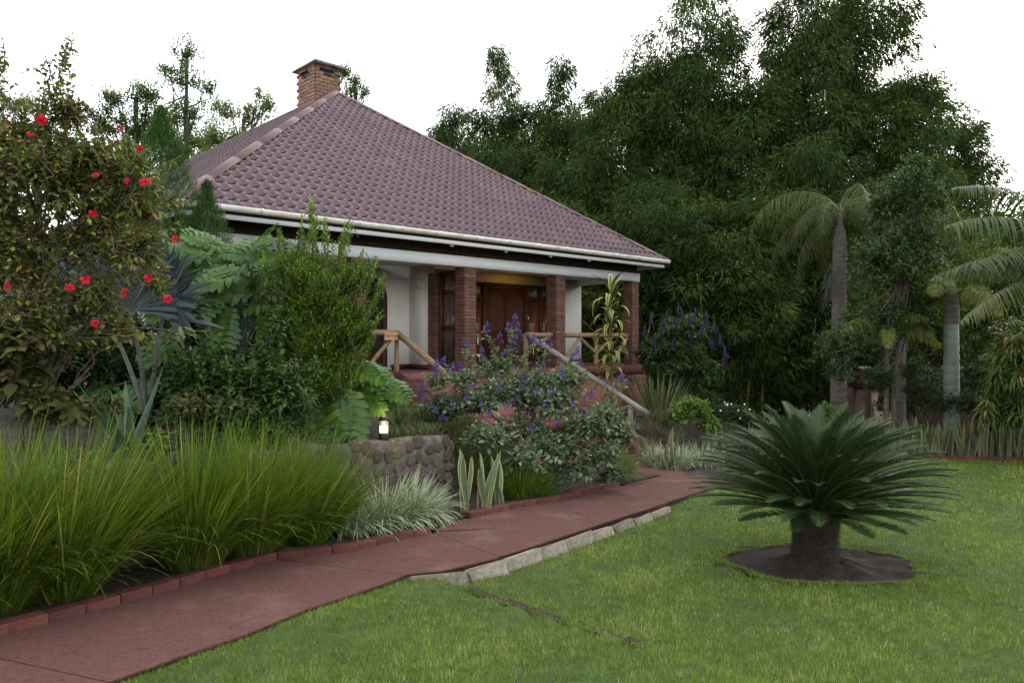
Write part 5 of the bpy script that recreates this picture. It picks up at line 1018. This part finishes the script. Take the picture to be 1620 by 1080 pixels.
# ---------------------------------------------------------------- beds beside and right of the stairs
# raised planter and striped dracaena
def gnd(px, d): x = (px-810)/F*d; return np.array([x, d, float(gz(x,d))-.05])
dp = hw(5.0,-1.7,0); dp[2] = -.9
pz = Soup(); pz.box((4.14,-3.3,-1.6),(7.6,-.3,-.35)); o = pz.build('planter', M['litter'], None); o.location = HO; o.rotation_euler = (0,0,HA); tag(o, 'raised earth bed between the stairs and the corner pedestal', 'planter')
def strapleaf(seed, L, W_, mat, bend, el): return frond_leaf(seed, L, W_, mat, bend, el)
def frond_leaf(seed, L, W_, mat, bend, el):
    t = np.linspace(0,1,8); th = el-bend*t; C = np.stack([np.cumsum(np.cos(th))*L/8, 0*t, np.cumsum(np.sin(th))*L/8],-1); w = W_/2*np.sin(np.clip(.12+.88*t,0,1)**.8*math.pi)**.7; w[-1] = .001; V = []
    for c, ww, a in zip(C,w,th): nv = np.array([-math.sin(a),0,math.cos(a)]); V += [c+np.array([0,-ww,0])+nv*ww*.3, c, c+np.array([0,ww,0])+nv*ww*.3]
    return Soup().add(V, [[i*3+j,i*3+j+1,i*3+j+4,i*3+j+3] for i in range(7) for j in range(2)], var=np.random.default_rng(seed).random(), acr=np.tile([0,.5,1],8)).mesh('leaf', mat, True)
dl = [frond_leaf(i, .62, .085, M['dracaena'], b, e) for i,(b,e) in enumerate(((R(110),R(75)),(R(140),R(60)),(R(150),R(45)),(R(70),R(82))))]
dbse = P(966,650,16.0); dbse[2] = -.42; dra = thing('dracaena', 'tall yellow striped dracaena standing beside the corner column', 'dracaena', dbse); zt = P(966,462,16.0)[2]-dbse[2]
Soup().tube([(0,0,-.05),(.03,0,zt*.5),(0,0,zt)], [.022,.018,.014], 7).build('stem', M['twig'], dra)
for k in range(88):
    z = zt*(.10+.90*(k/88)); a = k*2.4; q = (.70+.45*(k/88)) if k > 24 else .55; link('leaf', dl[3] if k > 83 else dl[k%3], dra, (.01*math.cos(a),.01*math.sin(a),z), (0,0,a), (q,q,q))
d2 = P(985,650,15.2); d2[2] = -.5; dr2 = thing('dracaena', 'low yellow striped dracaena below the corner pedestal', 'dracaena', d2)
for k in range(16): a = k*2.4; link('leaf', dl[k%3], dr2, (0,0,.12+.02*k), (0,0,a), (.6,.6,.6))
Soup().tube([(0,0,-.05),(0,0,.45)], [.018,.012], 6).build('stem', M['twig'], dr2)
for px,py,d,n,L,wd,mat,lab,sp in ((928,650,15.0,70,.95,.030,'flat','dark arching strap plant beside the grey handrail',.7),(905,640,15.2,60,.9,.03,'flat','dark strap plant under the verandah railing',.7),(955,665,14.6,24,.55,.075,'lightshrub','yellow green broad strap plant behind the lower handrail post',.45),(935,668,14.4,20,.5,.07,'lightshrub','yellow green broad strap plant next to the red stair wall',.5),(1000,660,15.6,60,.6,.02,'variegated','small striped grass under the low dracaena',.8)):
    b = P(px,py,d); b[2] = -.36; grass_clump('strap_plant', lab, b, n, L, wd, M[mat], sp, (0,0), .08, (.3,1.2), 6, cat='plant', fold=.2)
b = gnd(1042,16.4); b[2] += .25; grass_clump('flax_plant', 'large bronze green flax with sword leaves beside the corner pedestal', b, 120, 1.75, .055, M['flax'], .55, (0,0), .16, (0,.35), 6, cat='flax', fold=.35, pr=lambda t: np.minimum(1,.5+t)*np.sqrt(np.maximum(1-t,0)))
b = gnd(1070,18.6); lt = shrub('lilac_flowering_shrub', 'tall green shrub with lilac flower spikes beside the corner column', b, [blob(1070,570,18.5,1.0,.75), blob(1110,590,18.4,.6,.55), blob(1035,560,18.8,.6,.6), blob(1080,520,18.6,.8,.45), blob(1120,640,18.2,.5,.5), blob(1060,640,18.3,.8,.5)], M['midtree'], 1150, 6, .22, .13, .07, 'shrub', 12, .02, .3, .4, .35, 1., ovate, 2, .25, .3)
for px,py in ((1030,505),(1055,500),(1075,492),(1100,498),(1118,505),(1130,520),(1048,520),(1090,510),(1020,525),(1148,560),(1146,575),(1110,525),(1068,515),(1035,540),(1125,545),(1140,540),(1065,545),(1095,535)):
    k = random.uniform(.8,1.1); link('flower_cluster', random.choice(sp_l), lt, P(px,py,18.0+rng.normal(0,.1))-b, (random.uniform(-.2,.2),random.uniform(-.2,.2),0), (k,k,k))
b = gnd(1095,14.6); shrub('light_green_shrub', 'light green round leaved shrub between the flax and the striped grass', b, [blob(1095,645,14.6,.45,.28), blob(1075,660,14.5,.35,.25), blob(1120,670,14.5,.3,.22)], M['lightshrub'], 260, 5, .13, .085, .06, 'shrub', 8, .01, .35, .45, .3, 1., ovate, 2, .25, .4)
b = gnd(1045,14.4); shrub('feathery_shrub', 'dark feathery shrub at the bottom of the grey handrail', b, [blob(1030,675,14.3,.42,.28), blob(1070,690,14.2,.35,.22), blob(1015,655,14.5,.3,.2), blob(1110,700,14.2,.4,.2), blob(1050,655,14.6,.5,.22), blob(1140,700,14.2,.4,.2), blob(1025,700,13.9,.3,.2)], M['conifer'], 1000, 8, .13, .05, .014, 'shrub', 8, .01, .3, .4, .2, .9, leafprof, 1, 0, .2)
b = gnd(1160,16.2); ws = shrub('white_flowering_shrub', 'dark shrub dotted with white flowers behind the round palm', b, [blob(1160,655,16.1,.5,.30), blob(1190,670,16,.4,.28), blob(1130,650,16.3,.3,.25)], M['flat'], 380, 6, .14, .07, .03, 'shrub', 8, .01, .3, .4, .3, .95, leafprof, 2, .25, .3)
wm = spike(33, M['whitepetal'], 3, .06, .04, .055)
for px,py in ((1146,637),(1150,640),(1157,640),(1168,650),(1186,648),(1171,662),(1140,650),(1178,640)): link('flower_cluster', wm, ws, P(px,py,15.75)-b, (R(40),0,random.uniform(0,6)), (.42,.42,.42))
for px,d,n,L,lab in ((1040,12.9,240,.66,'pale striped grass clump at the stair foot'),(1075,12.6,280,.70,'pale striped grass clump where the path turns'),(1108,12.9,240,.66,'pale striped grass clump behind the fronds of the round palm')):
    b = gnd(px,d); b[2] += .05; grass_clump('variegated_grass', lab, b, n, L, .020, M['variegated'], .7, (0,0), .16, (.25,1.0), 5, 'pale striped grasses at the path end')
for px,d,lab in ((1022,13.2,'yellow edged snake plant beside the red stair wall'),(1060,12.35,'yellow edged snake plant among the pale striped grasses'),(1135,13.4,'yellow edged snake plant behind the left fronds of the round palm'),(1240,15.2,'yellow edged snake plant under the yellow bamboo stems'),(1200,15.0,'yellow edged snake plant before the white flowering shrub')): 
    b = gnd(px,d); snake_plant(b+[0,0,.03], 6, lab, slf, .12, .85, tilt=.2)
b = gnd(1307,15.6); shrub('yellow_green_shrub', 'small yellow green shrub at the foot of the tall palm', b, [blob(1307,655,15.5,.22,.28)], M['lightshrub'], 60, 6, .15, .13, .035, 'shrub', 4, .01, .3, .5, .5, 1., leafprof, 2, .2, .3)
V, Q = grid(np.linspace(-.5,9,40), np.linspace(12.2,22,40), lambda x,y: gz(x,y)-.06+.09*sst(12.9,13.4,y-.25*np.abs(x-3.2))-.4*(1-sst(1.2,2.2,x-(y-14)*.6))-.4*in_lawn(x,y))
tag(Soup().add(V,Q).build('corner_bed', M['litter'], smooth=True), kind='structure', label='earth bed beyond the end of the path')

# ---------------------------------------------------------------- bamboo
def plume(seed, puffs=70, arch=1.0, H=13., t0=.12, wid=1.0, lv=170):
    """one arching bamboo stem's foliage: rounded drooping puffs of small leaves at the branch ends"""
    r = np.random.default_rng(seed); s = Soup(); q = np.linspace(0,1,30); cx = arch*1.9*q**3.2; cz = H*(q-.07*arch*q**5); cyv = .25*np.sin(q*3+seed)
    t = t0+(1-t0)*(np.arange(puffs)+r.random(puffs))/puffs; c = np.stack([np.interp(t,q,cx), np.interp(t,q,cyv), np.interp(t,q,cz)],-1); a = np.arange(puffs)*2.4+r.normal(0,.5,puffs)
    bl = wid*1.55*np.sqrt(np.minimum(1,(1.03-t)*3.4))*np.minimum(1,.6+t)*r.uniform(.35,1.1,puffs)
    pc = c+np.stack([np.cos(a)*bl, np.sin(a)*bl, .25*bl-.10*bl**2],-1); pr = wid**.5*r.uniform(.34,.66,puffs); vb = np.clip(r.normal(.36,.17,puffs),0,1)
    n = puffs*lv; k = np.repeat(np.arange(puffs),lv); d = nrm(r.normal(size=(n,3))); rad = (.25+.75*r.random(n)**.5)
    p = pc[k]+d*(pr[k]*rad)[:,None]*np.array([1.15,1.15,.72]); out = np.stack([np.cos(a[k]),np.sin(a[k]),0*k],-1)
    D = nrm(d*.7+out*.35+np.stack([0*rad,0*rad,-.35-.25*r.random(n)],-1)+r.normal(0,.35,(n,3))); S = nrm(np.cross(D, r.normal(size=(n,3))))
    s.ribbons(p, D, S, r.uniform(.12,.26,n), .034, K=2, prof=lambda t: np.sin(np.clip(.12+.85*t,0,1)*math.pi)**.7, droop=.2, var=np.clip(vb[k]+.16*d[:,2]+r.normal(0,.12,n),0,1))  # leaf tone lightened toward the top of each puff, like light from above
    return s.mesh('foliage', M['bamboo'])
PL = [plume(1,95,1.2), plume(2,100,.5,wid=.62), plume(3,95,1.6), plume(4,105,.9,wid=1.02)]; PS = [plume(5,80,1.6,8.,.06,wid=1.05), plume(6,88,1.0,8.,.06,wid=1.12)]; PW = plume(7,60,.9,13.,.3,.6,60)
def culm_mesh(seed):
    r = np.random.default_rng(seed); k = 30; z = np.linspace(0,1,k); rad = .05*(1-.8*z); rad[::3] *= 1.18; return Soup().tube(np.stack([1.3*z**3.2*math.cos(seed), 1.3*z**3.2*math.sin(seed), z*12.4],-1), rad, 7).mesh('culm', M['culm'], True)
CU = [culm_mesh(i) for i in range(3)]
clumps = [
 (700,36,[(692,200,1),(722,178,1),(745,205,0)],'low bamboo clump behind the right slope of the roof, furthest from the tall clumps'),
 (790,34,[(788,78,1),(765,172,3),(826,205,0),(800,185,1)],'bamboo clump with one slim plume standing free above the roof slope'),
 (872,33,[(895,102,1),(862,158,3),(918,170,0),(842,240,3),(880,175,0)],'bamboo clump with a small pointed plume behind the roof slope'),
 (965,30,[(1003,40,9),(962,135,3),(938,170,0),(1015,105,3),(985,118,0)],'bamboo clump with a thin pale wispy plume'),
 (1085,29,[(1108,-60,3),(1060,70,0),(1150,30,3),(1038,112,3),(1090,40,0)],'tall dark bamboo clump beside the wispy plume'),
 (1185,28,[(1185,108,2),(1232,75,3),(1150,140,0),(1118,190,3),(1205,125,3)],'bamboo clump with an arching yellowish plume'),
 (1290,29,[(1265,-75,0),(1335,-50,3),(1300,10,3),(1235,15,1),(1360,-20,0)],'tallest bamboo clump behind the tall palm'),
 (1392,28,[(1405,-10,3),(1432,85,2),(1370,120,0),(1460,130,3)],'tall bamboo clump behind the leafy tree'),
 (1470,30,[(1470,105,0),(1502,165,2),(1530,245,3),(1440,200,3),(1490,250,0)],'bamboo clump whose plumes lean out toward the low sun')]
short = [(1150,25,[(1150,310,4),(1085,330,5),(1215,300,5),(1120,380,4)],'low leafy bamboo clump over the yellow stems'),(1282,25.5,[(1280,235,5),(1325,300,4),(1240,340,5)],'drooping bamboo clump next to the tall palm'),
 (1400,25.5,[(1395,300,5),(1450,330,4),(1360,350,5)],'bamboo clump between the leafy tree and the tall bamboo'),(1030,26,[(1030,300,5),(1000,330,4),(1065,290,5)],'bamboo clump right behind the end of the roof'),
 (900,29,[(900,255,5),(860,290,4),(945,270,5)],'low bamboo clump showing just above the roof hip'),(800,31,[(800,235,5),(760,250,4)],'short bamboo clump behind the middle of the roof hip'),(1500,27,[(1495,330,5),(1530,370,4),(1545,320,4)],'bamboo clump over the boundary wall')]
for px,d,pls,lab in clumps+short:
    b = gb(px,650,d); t = thing('bamboo_clump', lab, 'bamboo', b, 0, 'bamboo behind the house')
    for (qx,qy,kind) in pls:
        top = P(qx,qy,d+random.uniform(-.8,.8)); h = top[2]-b[2]; me = PW if kind == 9 else (PL+PS)[kind]; H = 8. if kind in (4,5) else 13.; sc = h/(H*.96)
        a = random.uniform(-.9,.9)+(0 if qx > px else math.pi); ar = {0:1.2,1:.5,2:1.6,3:.9,4:1.6,5:1.0,9:.9}[kind]*1.9
        base = np.array([top[0]-ar*math.cos(a)*.8-b[0], top[1]-ar*math.sin(a)*.8-b[1], 0])
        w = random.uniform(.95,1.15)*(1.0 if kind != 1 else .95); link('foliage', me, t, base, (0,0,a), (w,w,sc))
        link('culm', CU[random.randrange(3)], t, base, (0,0,a), (1,1,sc*.62*H/13))
    for k in range(9 if d < 30 else 3):
        a = random.uniform(0,6.28); r_ = random.uniform(.1,.9); c = link('culm', random.choice(CU), t, (r_*math.cos(a)*1.4,r_*math.sin(a)*.7-.4,-.1), (random.uniform(-.06,.06),random.uniform(-.06,.06),a), (1.2,1.2,random.uniform(.28,.42)))

# ---------------------------------------------------------------- far trees on the left
def far(name, lab, px, d, blobs, mat, n, m, L, Wd, tr, top=None, lo=.2, drop=.2, tfrac=.15): return tree(name, lab, gb(px,600,d), [blob(a,b_,d,rx,rz) for a,b_,rx,rz in blobs], M[mat], int(n*.8), m, .5, L*.8, Wd*.8, tr, drop, lo=lo, trunk_top=P(*(top or (px,blobs[0][1])),d), tfrac=tfrac, limbn=24)
far('tall_tree', 'tall airy tree with a straight trunk left of the chimney', 296, 38, [(296,85,1.1,1.3),(290,130,1.5,1.2),(305,180,1.7,1.2),(275,190,1.3,1.2),(330,140,.9,.8),(262,110,.7,.6),(300,230,1.6,1.2),(285,260,1.8,1.5)], 'tree', 900, 7, .26, .08, .15, (296,80))
far('round_tree', 'dark round tree behind the hibiscus and conifer', 215, 30, [(230,150,1.0,.8),(180,160,1.0,.8),(215,210,1.6,1.2),(165,200,1.0,1.0),(250,200,1.0,1.2)], 'tree', 900, 6, .2, .08, .2)
far('pale_tree', 'pale green light crowned tree between the tall tree and the chimney', 385, 33, [(395,185,1.1,.9),(360,180,.9,.9),(425,165,.7,.9),(375,220,1.6,.9),(340,220,1.2,1.2),(410,150,.3,.7)], 'paletree', 800, 6, .18, .07, .16)
far('thin_tree', 'small airy tree just right of the chimney', 562, 40, [(562,130,.9,.8),(545,115,.7,.8),(578,145,.6,.6),(550,160,1.0,.9)], 'tree', 330, 6, .22, .08, .16)
far('feathery_tree', 'feathery pale tree over the hibiscus', 60, 34, [(45,165,1.2,.8),(20,170,1.2,.9),(100,170,1.2,.9),(70,230,2.2,1.6)], 'paletree', 700, 6, .22, .06, .16)
far('back_tree', 'green tree behind the left part of the roof', 320, 44, [(330,240,2.0,1.6),(380,245,1.8,1.2),(270,250,2,1.6)], 'tree', 600, 6, .26, .1, .2)

# ---------------------------------------------------------------- fallen leaves and clippings
n = 260; y = rng.uniform(3.6,12,n); x = np.where(rng.random(n) < .45, right_edge(y)-rng.uniform(.05,1.0,n), right_edge(y)+rng.uniform(.1,6,n)); k = ~in_ring(x,y,1.05); x, y = x[k], y[k]; n = len(x)
onp = x < right_edge(y); z = np.where(onp, gz(x,y)+.003, lawn_h(x,y)+.012); a = rng.uniform(0,6.28,n); Dl = np.stack([np.cos(a),np.sin(a),rng.uniform(-.02,.2,n)],-1)
s = Soup().ribbons(np.stack([x,y,z],-1), nrm(Dl), np.stack([-np.sin(a),np.cos(a),rng.normal(0,.2,n)],-1), rng.uniform(.015,.055,n), rng.uniform(.006,.018,n), K=2, prof=leafprof, droop=.1, var=np.clip(rng.normal(.75,.2,n),0,1))
tag(s.build('fallen_leaves', M['yellowleaf']), 'small fallen leaves scattered over the path and lawn', 'leaves', kind='stuff')
